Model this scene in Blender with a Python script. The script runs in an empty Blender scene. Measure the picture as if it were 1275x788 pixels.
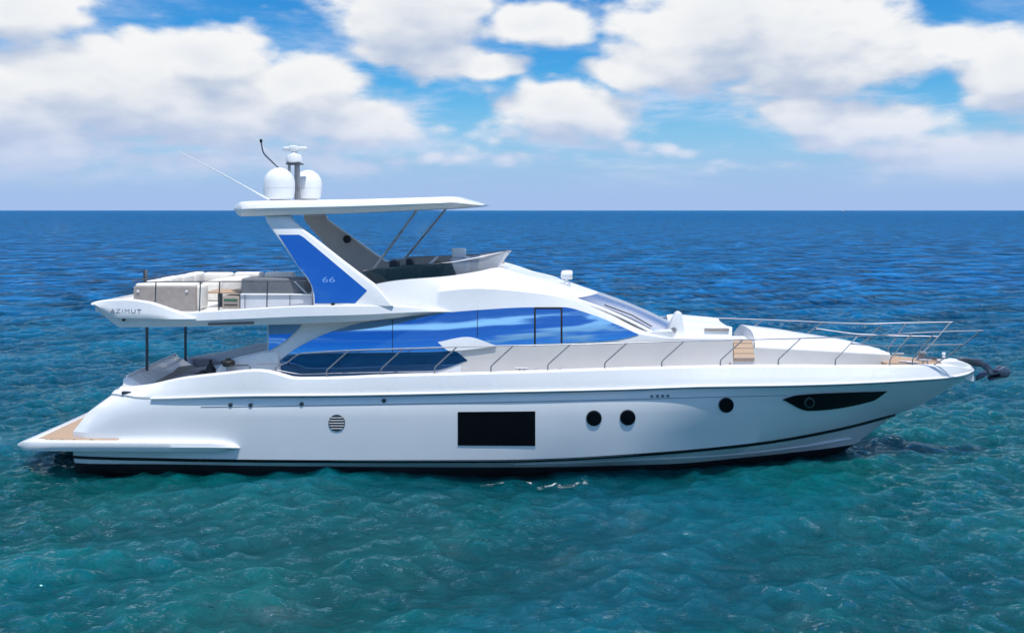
import bpy, bmesh, math, random
import numpy as np
from mathutils import Vector

random.seed(7)
rng = np.random.RandomState(11)
scene = bpy.context.scene
R = math.radians

# ------------------------------------------------------------------ camera
F = 1150.0; H = 5.55; D = 21.7; TH = R(2.0)
W_, H_, HOR = 1275.0, 788.0, 262.0
cam = bpy.data.cameras.new('camera')
cam_o = bpy.data.objects.new('camera', cam)
scene.collection.objects.link(cam_o)
cam_o.location = (0, -D, H)
cam_o.rotation_euler = (R(90), 0, 0)
cam.sensor_width = 36.0
cam.lens = 36.0 * F / W_
cam.shift_y = -(H_ / 2 - HOR) / W_
cam.clip_start = 0.1
cam.clip_end = 80000
scene.camera = cam_o
scene.render.resolution_x = 1024
scene.render.resolution_y = 632

# ------------------------------------------------------------------ light
SUN_EL, SUN_AZ = 72.0, 158.0        # azimuth from +Y, clockwise
sun = bpy.data.lights.new('sun', 'SUN')
sun.energy = 3.7
sun.angle = R(0.53)
sun.color = (1.0, 0.965, 0.9)
sun_o = bpy.data.objects.new('sun', sun)
scene.collection.objects.link(sun_o)
sd = Vector((math.sin(R(SUN_AZ)) * math.cos(R(SUN_EL)), math.cos(R(SUN_AZ)) * math.cos(R(SUN_EL)), math.sin(R(SUN_EL))))
sun_o.rotation_euler = sd.to_track_quat('Z', 'Y').to_euler()
scene.view_settings.view_transform = 'Standard'
scene.view_settings.look = 'None'
scene.view_settings.exposure = 0.12
scene.view_settings.gamma = 1.0
try:
    scene.view_settings.use_curve_mapping = False
except Exception:
    pass

# ------------------------------------------------------------------ node helper
class NT:
    def __init__(s, tree): s.t = tree
    def n(s, typ, **kw):
        nd = s.t.nodes.new(typ)
        for k, v in kw.items(): setattr(nd, k, v)
        return nd
    def link(s, a, b): s.t.links.new(a, b)
    def setin(s, sock, v):
        if isinstance(v, bpy.types.NodeSocket): s.link(v, sock)
        else: sock.default_value = v
    def m(s, op, a, b=None, c=None, clamp=False):
        nd = s.n('ShaderNodeMath', operation=op, use_clamp=clamp)
        s.setin(nd.inputs[0], a)
        if b is not None: s.setin(nd.inputs[1], b)
        if c is not None: s.setin(nd.inputs[2], c)
        return nd.outputs[0]
    def ss(s, x, a, b, lo=0.0, hi=1.0):
        nd = s.n('ShaderNodeMapRange', interpolation_type='SMOOTHSTEP')
        s.setin(nd.inputs[0], x)
        nd.inputs[1].default_value = a; nd.inputs[2].default_value = b
        nd.inputs[3].default_value = lo; nd.inputs[4].default_value = hi
        return nd.outputs[0]
    def mix(s, f, a, b, blend='MIX'):
        nd = s.n('ShaderNodeMix', data_type='RGBA', blend_type=blend)
        s.setin(nd.inputs[0], f)
        for k, v in ((6, a), (7, b)):
            if isinstance(v, bpy.types.NodeSocket): s.link(v, nd.inputs[k])
            else: nd.inputs[k].default_value = (*v, 1.0)
        return nd.outputs[2]
    def noise(s, vec, scale, detail=4, rough=0.5, dist=0.0, lac=2.0):
        nd = s.n('ShaderNodeTexNoise')
        if vec is not None: s.link(vec, nd.inputs['Vector'])
        nd.inputs['Scale'].default_value = scale
        nd.inputs['Detail'].default_value = detail
        nd.inputs['Roughness'].default_value = rough
        nd.inputs['Distortion'].default_value = dist
        nd.inputs['Lacunarity'].default_value = lac
        return nd.outputs['Fac']

# ------------------------------------------------------------------ sky
world = bpy.data.worlds.new('World')
scene.world = world
world.use_nodes = True
world.cycles.sampling_method = 'NONE'
scene.cycles.max_bounces = 7
scene.cycles.diffuse_bounces = 3
scene.cycles.glossy_bounces = 4
scene.cycles.caustics_reflective = False
scene.cycles.caustics_refractive = False
wt = NT(world.node_tree)
bg = world.node_tree.nodes['Background']
SKY_STR = 0.1
bg.inputs[1].default_value = SKY_STR
sky = wt.n('ShaderNodeTexSky', sky_type='NISHITA')
sky.sun_disc = False
sky.sun_elevation = R(SUN_EL); sky.sun_rotation = R(SUN_AZ)
sky.air_density = 1.0; sky.dust_density = 0.6; sky.ozone_density = 2.5

# cloud banks: direction (azimuth, elevation) in degrees with angular half sizes, read off the sky
def azel(px, py):
    az = math.degrees(math.atan((px - 637.5) / F))
    el = math.degrees(math.atan((HOR - py) / F * math.cos(R(az))))
    return az, el
BANKS = [  # px, py, rx, ry, weight
    (36, 6, 78, 38, 1.0), (110, 98, 135, 54, 1.1), (20, 120, 90, 70, 1.0), (258, 84, 74, 38, 1.1),
    (365, 104, 105, 34, 1.0), (235, 135, 170, 52, 1.0), (410, 145, 95, 34, 0.9), (60, 180, 110, 32, 0.8), (290, 175, 150, 30, 0.6),
    (520, 12, 82, 66, 1.2), (545, 75, 80, 28, 0.9), (612, 88, 48, 18, 0.9),
    (672, 36, 78, 28, 1.0), (730, 42, 34, 20, 0.8),
    (860, 72, 95, 32, 1.0), (895, 30, 95, 60, 1.2), (985, 45, 110, 62, 1.2), (1060, 82, 110, 30, 1.0),
    (1165, 50, 110, 28, 0.8), (785, 92, 45, 26, 0.8),
    (712, 138, 100, 34, 0.9), (625, 170, 120, 18, 0.35),
    (985, 142, 60, 24, 0.8), (1080, 155, 110, 26, 0.8), (1262, 85, 60, 45, 1.0), (1215, 190, 130, 38, 0.8),
    (300, 208, 260, 20, 0.6), (1010, 205, 160, 14, 0.45), (90, 216, 150, 18, 0.6), (560, 196, 150, 16, 0.5), (1170, 222, 140, 14, 0.5), (800, 186, 140, 14, 0.42),
]
grp = bpy.data.node_groups.new('cloud_field', 'ShaderNodeTree')
grp.interface.new_socket(name='Dir', in_out='INPUT', socket_type='NodeSocketVector')
grp.interface.new_socket(name='Field', in_out='OUTPUT', socket_type='NodeSocketFloat')
g = NT(grp)
gi = g.n('NodeGroupInput'); go = g.n('NodeGroupOutput')
sep = g.n('ShaderNodeSeparateXYZ'); g.link(gi.outputs[0], sep.inputs[0])
dx, dy, dz = sep.outputs
az = g.m('MULTIPLY', g.m('ARCTAN2', dx, dy), 57.29578)
el = g.m('MULTIPLY', g.m('ARCSINE', dz), 57.29578)
# gentle warp of the bank outlines
warp = g.n('ShaderNodeTexNoise'); g.link(gi.outputs[0], warp.inputs['Vector'])
warp.inputs['Scale'].default_value = 9.0; warp.inputs['Detail'].default_value = 3
wsep = g.n('ShaderNodeSeparateColor'); g.link(warp.outputs['Color'], wsep.inputs[0])
azw = g.m('ADD', az, g.m('MULTIPLY', g.m('SUBTRACT', wsep.outputs[0], 0.5), 5.0))
elw = g.m('ADD', el, g.m('MULTIPLY', g.m('SUBTRACT', wsep.outputs[1], 0.5), 2.6))
acc = None
for (px, py, rx, ry, w) in BANKS:
    a, e = azel(px, py)
    ra = rx / F * 57.3; re = ry / F * 57.3
    u = g.m('MULTIPLY', g.m('SUBTRACT', azw, a), 1 / ra)
    v = g.m('MULTIPLY', g.m('SUBTRACT', elw, e), 1 / re)
    r2 = g.m('ADD', g.m('MULTIPLY', u, u), g.m('MULTIPLY', v, v))
    val = g.m('MULTIPLY', g.m('EXPONENT', g.m('MULTIPLY', r2, -0.8)), w)
    acc = val if acc is None else g.m('SMOOTH_MAX', acc, val, 0.12)
# the rest of the sky dome: scattered cumulus
st = g.n('ShaderNodeVectorMath', operation='MULTIPLY'); g.link(gi.outputs[0], st.inputs[0]); st.inputs[1].default_value = (1, 1, 2.2)
glob = g.noise(st.outputs[0], 3.4, 4, 0.5)
front = g.m('MULTIPLY', g.ss(g.m('ABSOLUTE', az), 33, 42, 1, 0), g.ss(el, 15.5, 21, 1, 0))
globv = g.ss(glob, 0.47, 0.68, 0.0, 0.9)
acc = g.m('ADD', g.m('MULTIPLY', acc, front), g.m('MULTIPLY', globv, g.m('SUBTRACT', 1.0, front)))
det = g.noise(st.outputs[0], 9.0, 9, 0.60, 0.1)
vor = g.n('ShaderNodeTexVoronoi', feature='SMOOTH_F1'); g.link(st.outputs[0], vor.inputs['Vector'])
vor.inputs['Scale'].default_value = 36.0; vor.inputs['Smoothness'].default_value = 0.8
d1 = g.m('MULTIPLY', g.m('SUBTRACT', det, 0.5), 1.15)
d2 = g.m('MULTIPLY', g.m('SUBTRACT', 0.42, vor.outputs['Distance']), 0.30)
f = g.m('ADD', g.m('ADD', acc, d1), d2)
g.link(f, go.inputs[0])

tc = wt.n('ShaderNodeTexCoord')
nrm = wt.n('ShaderNodeVectorMath', operation='NORMALIZE'); wt.link(tc.outputs['Generated'], nrm.inputs[0])
def field(off):
    v = nrm.outputs[0]
    if off:
        ad = wt.n('ShaderNodeVectorMath', operation='ADD'); wt.link(v, ad.inputs[0]); ad.inputs[1].default_value = off
        v = ad.outputs[0]
    nd = wt.n('ShaderNodeGroup'); nd.node_tree = grp
    wt.link(v, nd.inputs[0])
    return nd.outputs[0]
f0 = field(None); f1 = field((-0.006, 0, 0.035))
sp = wt.n('ShaderNodeSeparateXYZ'); wt.link(nrm.outputs[0], sp.inputs[0])
alpha = wt.ss(f0, 0.22, 0.60)
# clouds lit from above: thick cloud overhead of a point makes it grey
lit = wt.m('SUBTRACT', f0, f1)
litm = wt.ss(lit, -0.6, 0.42)
thick = wt.ss(f0, 0.6, 1.5)
litm = wt.m('SUBTRACT', litm, wt.m('MULTIPLY', thick, 0.34), clamp=True)
k = 1.0 / SKY_STR
ccol = wt.mix(litm, (0.45 * k, 0.53 * k, 0.68 * k), (0.84 * k, 0.85 * k, 0.86 * k))
hs = wt.n('ShaderNodeHueSaturation'); wt.link(sky.outputs[0], hs.inputs['Color'])
hs.inputs['Saturation'].default_value = 1.45; hs.inputs['Value'].default_value = 1.0
skyc = wt.mix(1.0, hs.outputs[0], (0.46, 1.02, 1.25), 'MULTIPLY')
lowhaze = wt.ss(sp.outputs[2], 0.0, 0.15, 1.0, 0.0)
c = wt.mix(wt.m('MULTIPLY', lowhaze, 0.97), skyc, (0.35 * k, 0.49 * k, 0.78 * k))
calpha = wt.m('MULTIPLY', alpha, wt.ss(sp.outputs[2], 0.006, 0.06, 0.0, 1.0))
# distant cloud fades into the haze
ccol = wt.mix(wt.ss(sp.outputs[2], 0.02, 0.13, 0.7, 0.0), ccol, (0.42 * k, 0.53 * k, 0.79 * k))
ccol = wt.mix(wt.ss(sp.outputs[2], 0.24, 0.55), ccol, (1.35 * k, 1.37 * k, 1.42 * k))  # high cloud out of view brightened to lift the ambient light
# thin layered veil low over the horizon
vst = wt.n('ShaderNodeVectorMath', operation='MULTIPLY'); wt.link(nrm.outputs[0], vst.inputs[0]); vst.inputs[1].default_value = (1, 1, 5)
veil = wt.ss(wt.noise(vst.outputs[0], 5.5, 7, 0.62, 0.3), 0.42, 0.72)
veil = wt.m('MULTIPLY', veil, wt.m('MULTIPLY', wt.ss(sp.outputs[2], 0.015, 0.06), wt.ss(sp.outputs[2], 0.10, 0.24, 1.0, 0.25)))
c = wt.mix(wt.m('MULTIPLY', veil, 0.9), c, (0.58 * k, 0.66 * k, 0.83 * k))
c = wt.mix(calpha, c, ccol)
wt.link(c, bg.inputs[0])

# ------------------------------------------------------------------ materials
def mat(name, col, rough=0.5, metal=0.0, coat=0.0, noise=0.04, nscale=3.0, bump=0.0, bscale=40.0, ior=1.5, alpha=1.0, spec=None):
    m = bpy.data.materials.new(name); m.use_nodes = True
    t = NT(m.node_tree); p = m.node_tree.nodes['Principled BSDF']
    co = t.n('ShaderNodeTexCoord')
    if noise:
        nz = t.noise(co.outputs['Object'], nscale, 5, 0.6)
        lo = tuple(max(0, v * (1 - noise)) for v in col); hi = tuple(min(1, v * (1 + noise)) for v in col)
        t.link(t.mix(t.ss(nz, 0.3, 0.7), lo, hi), p.inputs['Base Color'])
        t.link(t.ss(nz, 0.3, 0.75, max(0, rough * 0.85), min(1, rough * 1.2)), p.inputs['Roughness'])
    else:
        p.inputs['Base Color'].default_value = (*col, 1); p.inputs['Roughness'].default_value = rough
    p.inputs['Metallic'].default_value = metal
    p.inputs['IOR'].default_value = ior
    p.inputs['Coat Weight'].default_value = coat
    p.inputs['Coat Roughness'].default_value = 0.05
    p.inputs['Alpha'].default_value = alpha
    if bump:
        b = t.n('ShaderNodeBump'); b.inputs['Strength'].default_value = bump; b.inputs['Distance'].default_value = 0.01
        t.link(t.noise(co.outputs['Object'], bscale, 4), b.inputs['Height']); t.link(b.outputs[0], p.inputs['Normal'])
    return m

M = {}
M['gelcoat'] = mat('gelcoat', (0.83, 0.83, 0.83), 0.28, coat=0.35, noise=0.012, nscale=1.2)
M['hullcoat'] = mat('hullcoat', (0.82, 0.83, 0.84), 0.16, coat=0.8, noise=0.015, nscale=0.9)
M['black'] = mat('black_paint', (0.006, 0.006, 0.008), 0.3, noise=0.1)
M['antifoul'] = mat('antifouling_paint', (0.008, 0.008, 0.012), 0.6, noise=0.3, nscale=6)
M['blackglass'] = mat('black_glass', (0.003, 0.003, 0.005), 0.3, noise=0, ior=1.25)
M['steel'] = mat('polished_steel', (0.42, 0.42, 0.46), 0.42, metal=1.0, noise=0.05, nscale=20)
M['darksteel'] = mat('dark_steel', (0.10, 0.11, 0.13), 0.35, metal=0.7, noise=0.15, nscale=12)
M['warmsteel'] = mat('strut_steel', (0.33, 0.32, 0.33), 0.3, metal=0.6, noise=0.06)
M['cushion'] = mat('white_cushion', (0.80, 0.76, 0.70), 0.75, noise=0.05, nscale=8, bump=0.3, bscale=25)
M['taupe'] = mat('taupe_panel', (0.34, 0.30, 0.27), 0.7, noise=0.08, nscale=9, bump=0.2)
M['cover'] = mat('grey_cover_fabric', (0.16, 0.17, 0.19), 0.8, noise=0.12, nscale=6, bump=0.4, bscale=18)
M['shade_cushion'] = mat('shade_and_cushion_grey', (0.30, 0.28, 0.31), 0.6, noise=0.06)  # violet grey stands in for bulwark shade; transom cushions share it
M['innerarch'] = mat('arch_inner', (0.50, 0.47, 0.44), 0.5, noise=0.04)
M['navy'] = mat('navy_cushion', (0.015, 0.022, 0.04), 0.55, noise=0.3, nscale=9, bump=0.3)
M['lightpanel'] = mat('light_panel', (0.62, 0.63, 0.66), 0.35, noise=0.03)
M['blackrub'] = mat('black_rubber', (0.012, 0.013, 0.015), 0.6, noise=0.2)
M['green'] = mat('green_glass', (0.02, 0.12, 0.06), 0.2, noise=0.1)
M['grey_text'] = mat('grey_lettering', (0.14, 0.18, 0.24), 0.4, noise=0)
M['pale_text'] = mat('pale_lettering', (0.16, 0.34, 0.74), 0.4, noise=0)
M['sidewall'] = mat('warm_side_wall', (0.72, 0.68, 0.64), 0.4, coat=0.2, noise=0.02)
M['anchor'] = mat('galvanised_anchor', (0.10, 0.13, 0.18), 0.35, metal=0.7, noise=0.3, nscale=14, bump=0.4)

def teak_mat():
    m = bpy.data.materials.new('teak_planking'); m.use_nodes = True
    t = NT(m.node_tree); p = m.node_tree.nodes['Principled BSDF']
    co = t.n('ShaderNodeTexCoord'); s = t.n('ShaderNodeSeparateXYZ'); t.link(co.outputs['Object'], s.inputs[0])
    fr = t.m('FRACT', t.m('MULTIPLY', s.outputs[1], 16.0))
    seam = t.ss(t.m('ABSOLUTE', t.m('SUBTRACT', fr, 0.5)), 0.42, 0.47)
    st = t.n('ShaderNodeVectorMath', operation='MULTIPLY'); t.link(co.outputs['Object'], st.inputs[0]); st.inputs[1].default_value = (2, 24, 24)
    gr = t.noise(st.outputs[0], 3.0, 5, 0.6)
    base = t.mix(gr, (0.40, 0.25, 0.15), (0.62, 0.44, 0.30))
    t.link(t.mix(seam, base, (0.05, 0.04, 0.035)), p.inputs['Base Color'])
    p.inputs['Roughness'].default_value = 0.6
    return m
M['teak'] = teak_mat()

def glass_mat(name, tint, rough=0.03, wav=0.006):
    m = bpy.data.materials.new(name); m.use_nodes = True
    t = NT(m.node_tree); p = m.node_tree.nodes['Principled BSDF']
    co = t.n('ShaderNodeTexCoord')
    p.inputs['Base Color'].default_value = (*tint, 1)
    p.inputs['Metallic'].default_value = 0.9
    p.inputs['Roughness'].default_value = rough
    b = t.n('ShaderNodeBump'); b.inputs['Strength'].default_value = wav; b.inputs['Distance'].default_value = 0.3
    t.link(t.noise(co.outputs['Object'], 0.9, 2), b.inputs['Height']); t.link(b.outputs[0], p.inputs['Normal'])
    return m
M['glass'] = glass_mat('blue_mirror_glass', (0.17, 0.40, 0.72), 0.07)
M['archglass'] = glass_mat('arch_blue_glass', (0.13, 0.36, 0.70), 0.05, 0.06)
M['windshield'] = glass_mat('windshield_glass', (0.66, 0.70, 0.80), 0.18)
M['lowglass'] = glass_mat('sea_reflection_glass', (0.05, 0.16, 0.36), 0.05)  # dark sea reflection put into the tint of the lower pane

def smoked_mat(name, col, a):
    m = bpy.data.materials.new(name); m.use_nodes = True
    t = NT(m.node_tree); p = m.node_tree.nodes['Principled BSDF']
    p.inputs['Base Color'].default_value = (*col, 1)
    p.inputs['Roughness'].default_value = 0.05
    p.inputs['Alpha'].default_value = a
    return m
M['smoked'] = smoked_mat('smoked_acrylic', (0.02, 0.045, 0.06), 0.62)
M['clear'] = smoked_mat('clear_acrylic', (0.35, 0.38, 0.42), 0.35)

# ------------------------------------------------------------------ geometry helpers
ct, sn = math.cos(TH), math.sin(TH)
def U(px, py, y):
    """point of the boat at half-breadth y whose profile drawing position is px, py"""
    wx, wz = (px - 637.5) / F, -(py - HOR) / F
    k = (y + D * ct) / (wx * sn + ct)
    X, Y, Z = wx * k, -D + k, H + wz * k
    return Vector((X * ct - Y * sn, X * sn + Y * ct, Z))

def pchip(xs, ys):
    xs = np.array(xs, float); ys = np.array(ys, float)
    h = np.diff(xs); d = np.diff(ys) / h
    n = len(xs); m = np.zeros(n)
    if n == 2: m[:] = d[0]
    else:
        for i in range(1, n - 1):
            if d[i-1] * d[i] > 0:
                w1, w2 = 2*h[i] + h[i-1], h[i] + 2*h[i-1]
                m[i] = (w1 + w2) / (w1/d[i-1] + w2/d[i])
        m[0], m[-1] = d[0], d[-1]
    def f(x):
        x = np.clip(np.asarray(x, float), xs[0], xs[-1])
        i = np.clip(np.searchsorted(xs, x, side='right') - 1, 0, n - 2)
        t = (x - xs[i]) / h[i]
        h00 = 2*t**3 - 3*t**2 + 1; h10 = t**3 - 2*t**2 + t; h01 = -2*t**3 + 3*t**2; h11 = t**3 - t**2
        return h00*ys[i] + h10*h[i]*m[i] + h01*ys[i+1] + h11*h[i]*m[i+1]
    return f
def curve(pts):
    p = [(a, b) for a, b in pts]
    return pchip([a for a, _ in p], [b for _, b in p])

col = scene.collection
def link(name, me, mt, parent=None, smooth=True, angle=35):
    o = bpy.data.objects.new(name, me); col.objects.link(o)
    if mt is not None: me.materials.append(M[mt] if isinstance(mt, str) else mt)
    if smooth and me.polygons:
        me.shade_smooth()
        me.set_sharp_from_angle(angle=R(angle))
    if parent is not None: o.parent = parent
    return o
def mesh(name, vs, fs, mt, parent=None, smooth=True, angle=35, bevel=0.0, recalc=True):
    me = bpy.data.meshes.new(name)
    me.from_pydata([tuple(v) for v in vs], [], fs)
    bm = bmesh.new(); bm.from_mesh(me)
    bmesh.ops.remove_doubles(bm, verts=bm.verts, dist=1e-5)
    if recalc: bmesh.ops.recalc_face_normals(bm, faces=bm.faces)
    if bevel:
        ed = [e for e in bm.edges if len(e.link_faces) == 2 and e.calc_face_angle(0) > 0.6]
        if ed: bmesh.ops.bevel(bm, geom=ed, offset=bevel, segments=3, profile=0.5, affect='EDGES', clamp_overlap=True)
    bm.to_mesh(me); bm.free()
    return link(name, me, mt, parent, smooth, angle)

def grid_faces(nl, nc, base=0, flip=False):
    fs = []
    for i in range(nl - 1):
        for j in range(nc - 1):
            a = base + i*nc + j
            q = (a, a+1, a+nc+1, a+nc)
            fs.append(q[::-1] if flip else q)
    return fs
def mir(v): return Vector((v[0], -v[1], v[2]))
def loft(name, lines, mt, parent, mirror=True, caps=(True, True), angle=35, join_centre=True, closed=False):
    """lines: list of equally long lists of Vectors, from one edge to the other. mirrored about y=0"""
    n = len(lines[0]); L = list(lines)
    if mirror:
        L = L + [[mir(v) for v in ln] for ln in reversed(lines)]
        if closed: L = L + [lines[0]]
    vs = [v for ln in L for v in ln]
    fs = grid_faces(len(L), n)
    if caps[0]: fs.append(tuple(i*n for i in range(len(L))))
    if caps[1]: fs.append(tuple(i*n + n - 1 for i in reversed(range(len(L)))))
    return mesh(name, vs, fs, mt, parent, angle=angle)
def samp(pts, n=60, lo=None, hi=None, dense=0):
    """pts (px,py,y) -> n boat points spaced evenly in px"""
    xs = [p[0] for p in pts]; fy = pchip(xs, [p[1] for p in pts]); fb = pchip(xs, [p[2] for p in pts])
    lo = xs[0] if lo is None else lo; hi = xs[-1] if hi is None else hi
    t = np.linspace(0, 1, n)
    if dense: t = 1 - (1 - t) ** dense
    px = lo + (hi - lo) * t
    return [U(a, b, c_) for a, b, c_ in zip(px, fy(px), fb(px))]
def box(name, lo, hi, mt, parent, bevel=0.02):
    x0, y0, z0 = lo; x1, y1, z1 = hi
    vs = [(x0,y0,z0),(x1,y0,z0),(x1,y1,z0),(x0,y1,z0),(x0,y0,z1),(x1,y0,z1),(x1,y1,z1),(x0,y1,z1)]
    fs = [(0,3,2,1),(4,5,6,7),(0,1,5,4),(1,2,6,5),(2,3,7,6),(3,0,4,7)]
    return mesh(name, vs, fs, mt, parent, bevel=bevel, angle=50)
def pbox(name, p0, p1, y, depth, mt, parent, bevel=0.02, zfloor=None):
    a = U(p0[0], p0[1], y); b = U(p1[0], p1[1], y)
    x0, x1 = sorted((a.x, b.x)); z0, z1 = sorted((a.z, b.z))
    if zfloor is not None: z0 = zfloor
    return box(name, (x0, y, z0), (x1, y + depth, z1), mt, parent, bevel)
def tube_geo(pts, r, n=10, r2=None):
    P = [Vector(p) for p in pts]
    vs, fs = [], []
    up = None
    for i, p in enumerate(P):
        if i == 0: t = (P[1] - P[0])
        elif i == len(P) - 1: t = (P[-1] - P[-2])
        else: t = (P[i+1] - P[i]).normalized() + (P[i] - P[i-1]).normalized()
        t.normalize()
        if up is None:
            up = t.orthogonal().normalized()
        else:
            up = (up - t * up.dot(t)).normalized()
        q = t.cross(up)
        rr = r if r2 is None else r + (r2 - r) * i / (len(P) - 1)
        for k_ in range(n):
            a = 2 * math.pi * k_ / n
            vs.append(p + (up * math.cos(a) + q * math.sin(a)) * rr)
    for i in range(len(P) - 1):
        for k_ in range(n):
            a = i*n + k_; b = i*n + (k_ + 1) % n
            fs.append((a, b, b + n, a + n))
    fs.append(tuple(range(n))[::-1]); fs.append(tuple((len(P)-1)*n + k_ for k_ in range(n)))
    return vs, fs
def tube(name, pts, r, mt, parent, n=10, r2=None):
    vs, fs = tube_geo(pts, r, n, r2)
    return mesh(name, vs, fs, mt, parent, angle=60)
def rounded(pts, k_=4, f=0.35):
    """round the corners of a polyline"""
    P = [Vector(p) for p in pts]; out = [P[0]]
    for i in range(1, len(P) - 1):
        a = P[i] + (P[i-1] - P[i]) * f; b = P[i] + (P[i+1] - P[i]) * f
        l1 = (P[i-1] - P[i]).length; l2 = (P[i+1] - P[i]).length
        s = min(0.12, l1 * f, l2 * f)
        a = P[i] + (P[i-1] - P[i]).normalized() * s; b = P[i] + (P[i+1] - P[i]).normalized() * s
        for j in range(k_ + 1):
            t = j / k_
            out.append(a * (1-t)**2 + P[i] * 2*t*(1-t) + b * t*t)
    out.append(P[-1]); return out
def lathe(name, centre, prof, mt, parent, n=28, axis='Z', angle=35):
    vs, fs = [], []
    for (r, h) in prof:
        for k_ in range(n):
            a = 2 * math.pi * k_ / n
            if axis == 'Z': v = Vector((r*math.cos(a), r*math.sin(a), h))
            elif axis == 'Y': v = Vector((r*math.cos(a), h, r*math.sin(a)))
            else: v = Vector((h, r*math.cos(a), r*math.sin(a)))
            vs.append(v + Vector(centre))
    m_ = len(prof)
    for i in range(m_ - 1):
        for k_ in range(n):
            a = i*n + k_; b = i*n + (k_+1) % n
            fs.append((a, b, b+n, a+n))
    fs.append(tuple(range(n))[::-1]); fs.append(tuple((m_-1)*n + k_ for k_ in range(n)))
    return mesh(name, vs, fs, mt, parent, angle=angle)
def plate(name, poly, yf, th, mt, parent, bevel=0.0, flip=1, angle=35):
    """outline poly (px,py) at half breadth yf(px,py), thickness th inboard"""
    n = len(poly); P = [U(a, b, yf(a, b) if callable(yf) else yf) for a, b in poly]
    if flip < 0: P = [mir(p) for p in P]
    Q = [p + Vector((0, th * flip, 0)) for p in P]
    fs = [tuple(range(n)), tuple(range(2*n - 1, n - 1, -1))] + [(i, i + n, (i+1) % n + n, (i+1) % n) for i in range(n)]
    return mesh(name, P + Q, fs, mt, parent, bevel=bevel, angle=angle)
def strip(name, top, bot, ysurf, off, mt, parent, n=70, lo=None, hi=None, th=0.012, rows=6):
    """panel lying on the side surface between two outlines; off = how far proud"""
    ft, fb = curve(top), curve(bot)
    lo = top[0][0] if lo is None else lo; hi = top[-1][0] if hi is None else hi
    px = np.linspace(lo, hi, n)
    lines = []
    for r in range(rows):
        q = r / (rows - 1)
        ln = []
        for a in px:
            b = float(ft(a)) * (1-q) + float(fb(a)) * q
            ln.append(U(a, b, ysurf(a, b) - off))
        lines.append(ln)
    back = [[v + Vector((0, th, 0)) for v in ln] for ln in (lines[-1], lines[0])]
    L = lines + back + [lines[0]]
    vs = [v for ln in L for v in ln]
    fs = grid_faces(len(L), n)
    m_ = len(L)
    fs.append(tuple(i*n for i in range(m_ - 1))); fs.append(tuple(i*n + n - 1 for i in reversed(range(m_ - 1))))
    return mesh(name, vs, fs, mt, parent, angle=30)

def empty(name, loc=(0,0,0), rz=0.0):
    o = bpy.data.objects.new(name, None); col.objects.link(o); o.location = loc; o.rotation_euler = (0, 0, rz)
    o.empty_display_size = 0.5
    return o

# ------------------------------------------------------------------ the sea
def axis_coords(f0_, f1_, step, g_lo, g_hi, lo, hi, fine_lo, fine_hi, gc=1.07):
    mid = list(np.arange(f0_, f1_ + 1e-6, step))
    a = []; s = step; x = f0_
    while x > lo: s *= (g_lo if x > fine_lo else gc); x -= s; a.append(x)
    b = []; s = step; x = mid[-1]
    while x < hi: s *= (g_hi if x < fine_hi else gc); x += s; b.append(x)
    return np.array(a[::-1] + mid + b)
xs = axis_coords(-15, 15, 0.075, 1.012, 1.012, -40000, 40000, -120, 120)
ys = axis_coords(-11, 6, 0.06, 1.07, 1.0095, -6000, 40000, -12, 170)
sx = np.gradient(xs); sy = np.gradient(ys)
nx, ny = len(xs), len(ys)
X, Y = np.meshgrid(xs, ys)
SX, SY = np.meshgrid(sx, sy)
Z = np.zeros_like(X); DX = np.zeros_like(X); DY = np.zeros_like(X)
NW = 130
lam = np.concatenate([np.exp(rng.uniform(math.log(0.27), math.log(1.4), 85)), np.exp(rng.uniform(math.log(1.4), math.log(10.0), 45))])
main_dir = R(-62)
for i in range(NW):
    l = lam[i]
    spread = 0.5 + 0.7 * (1 - min(1, l / 4))
    th = main_dir + rng.normal(0, spread)
    kx, ky = math.cos(th) * 2*math.pi/l, math.sin(th) * 2*math.pi/l
    slope = 0.041 if l < 1.4 else (0.026 if l < 3.5 else 0.011)
    amp = slope * l / (2*math.pi)
    ph = rng.uniform(0, 2*math.pi)
    # only the waves the grid can carry, on each axis
    reach = np.maximum(np.abs(kx) * SX, np.abs(ky) * SY)
    w = np.clip((2.2 - reach) / 1.0, 0, 1)
    rows = np.where(w.max(axis=1) > 0)[0]; cols = np.where(w.max(axis=0) > 0)[0]
    if len(rows) == 0 or len(cols) == 0: continue
    r0, r1, c0, c1 = rows[0], rows[-1] + 1, cols[0], cols[-1] + 1
    ang = kx * X[r0:r1, c0:c1] + ky * Y[r0:r1, c0:c1] + ph
    ww = w[r0:r1, c0:c1] * amp
    s_, c_ = np.sin(ang), np.cos(ang)
    Z[r0:r1, c0:c1] += ww * c_
    DX[r0:r1, c0:c1] -= ww * s_ * math.cos(th) * 0.85
    DY[r0:r1, c0:c1] -= ww * s_ * math.sin(th) * 0.85
co = np.stack([X + DX, Y + DY, Z - 0.015], axis=-1).reshape(-1, 3).astype(np.float32)
me = bpy.data.meshes.new('sea')
idx = np.arange(nx * ny).reshape(ny, nx)
q = np.stack([idx[:-1, :-1], idx[:-1, 1:], idx[1:, 1:], idx[1:, :-1]], axis=-1).reshape(-1, 4).astype(np.int32)
me.vertices.add(nx * ny); me.vertices.foreach_set('co', co.ravel())
me.loops.add(q.size); me.loops.foreach_set('vertex_index', q.ravel())
me.polygons.add(len(q)); me.polygons.foreach_set('loop_start', np.arange(0, q.size, 4, dtype=np.int32))
me.update(calc_edges=True); me.shade_smooth()

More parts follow.
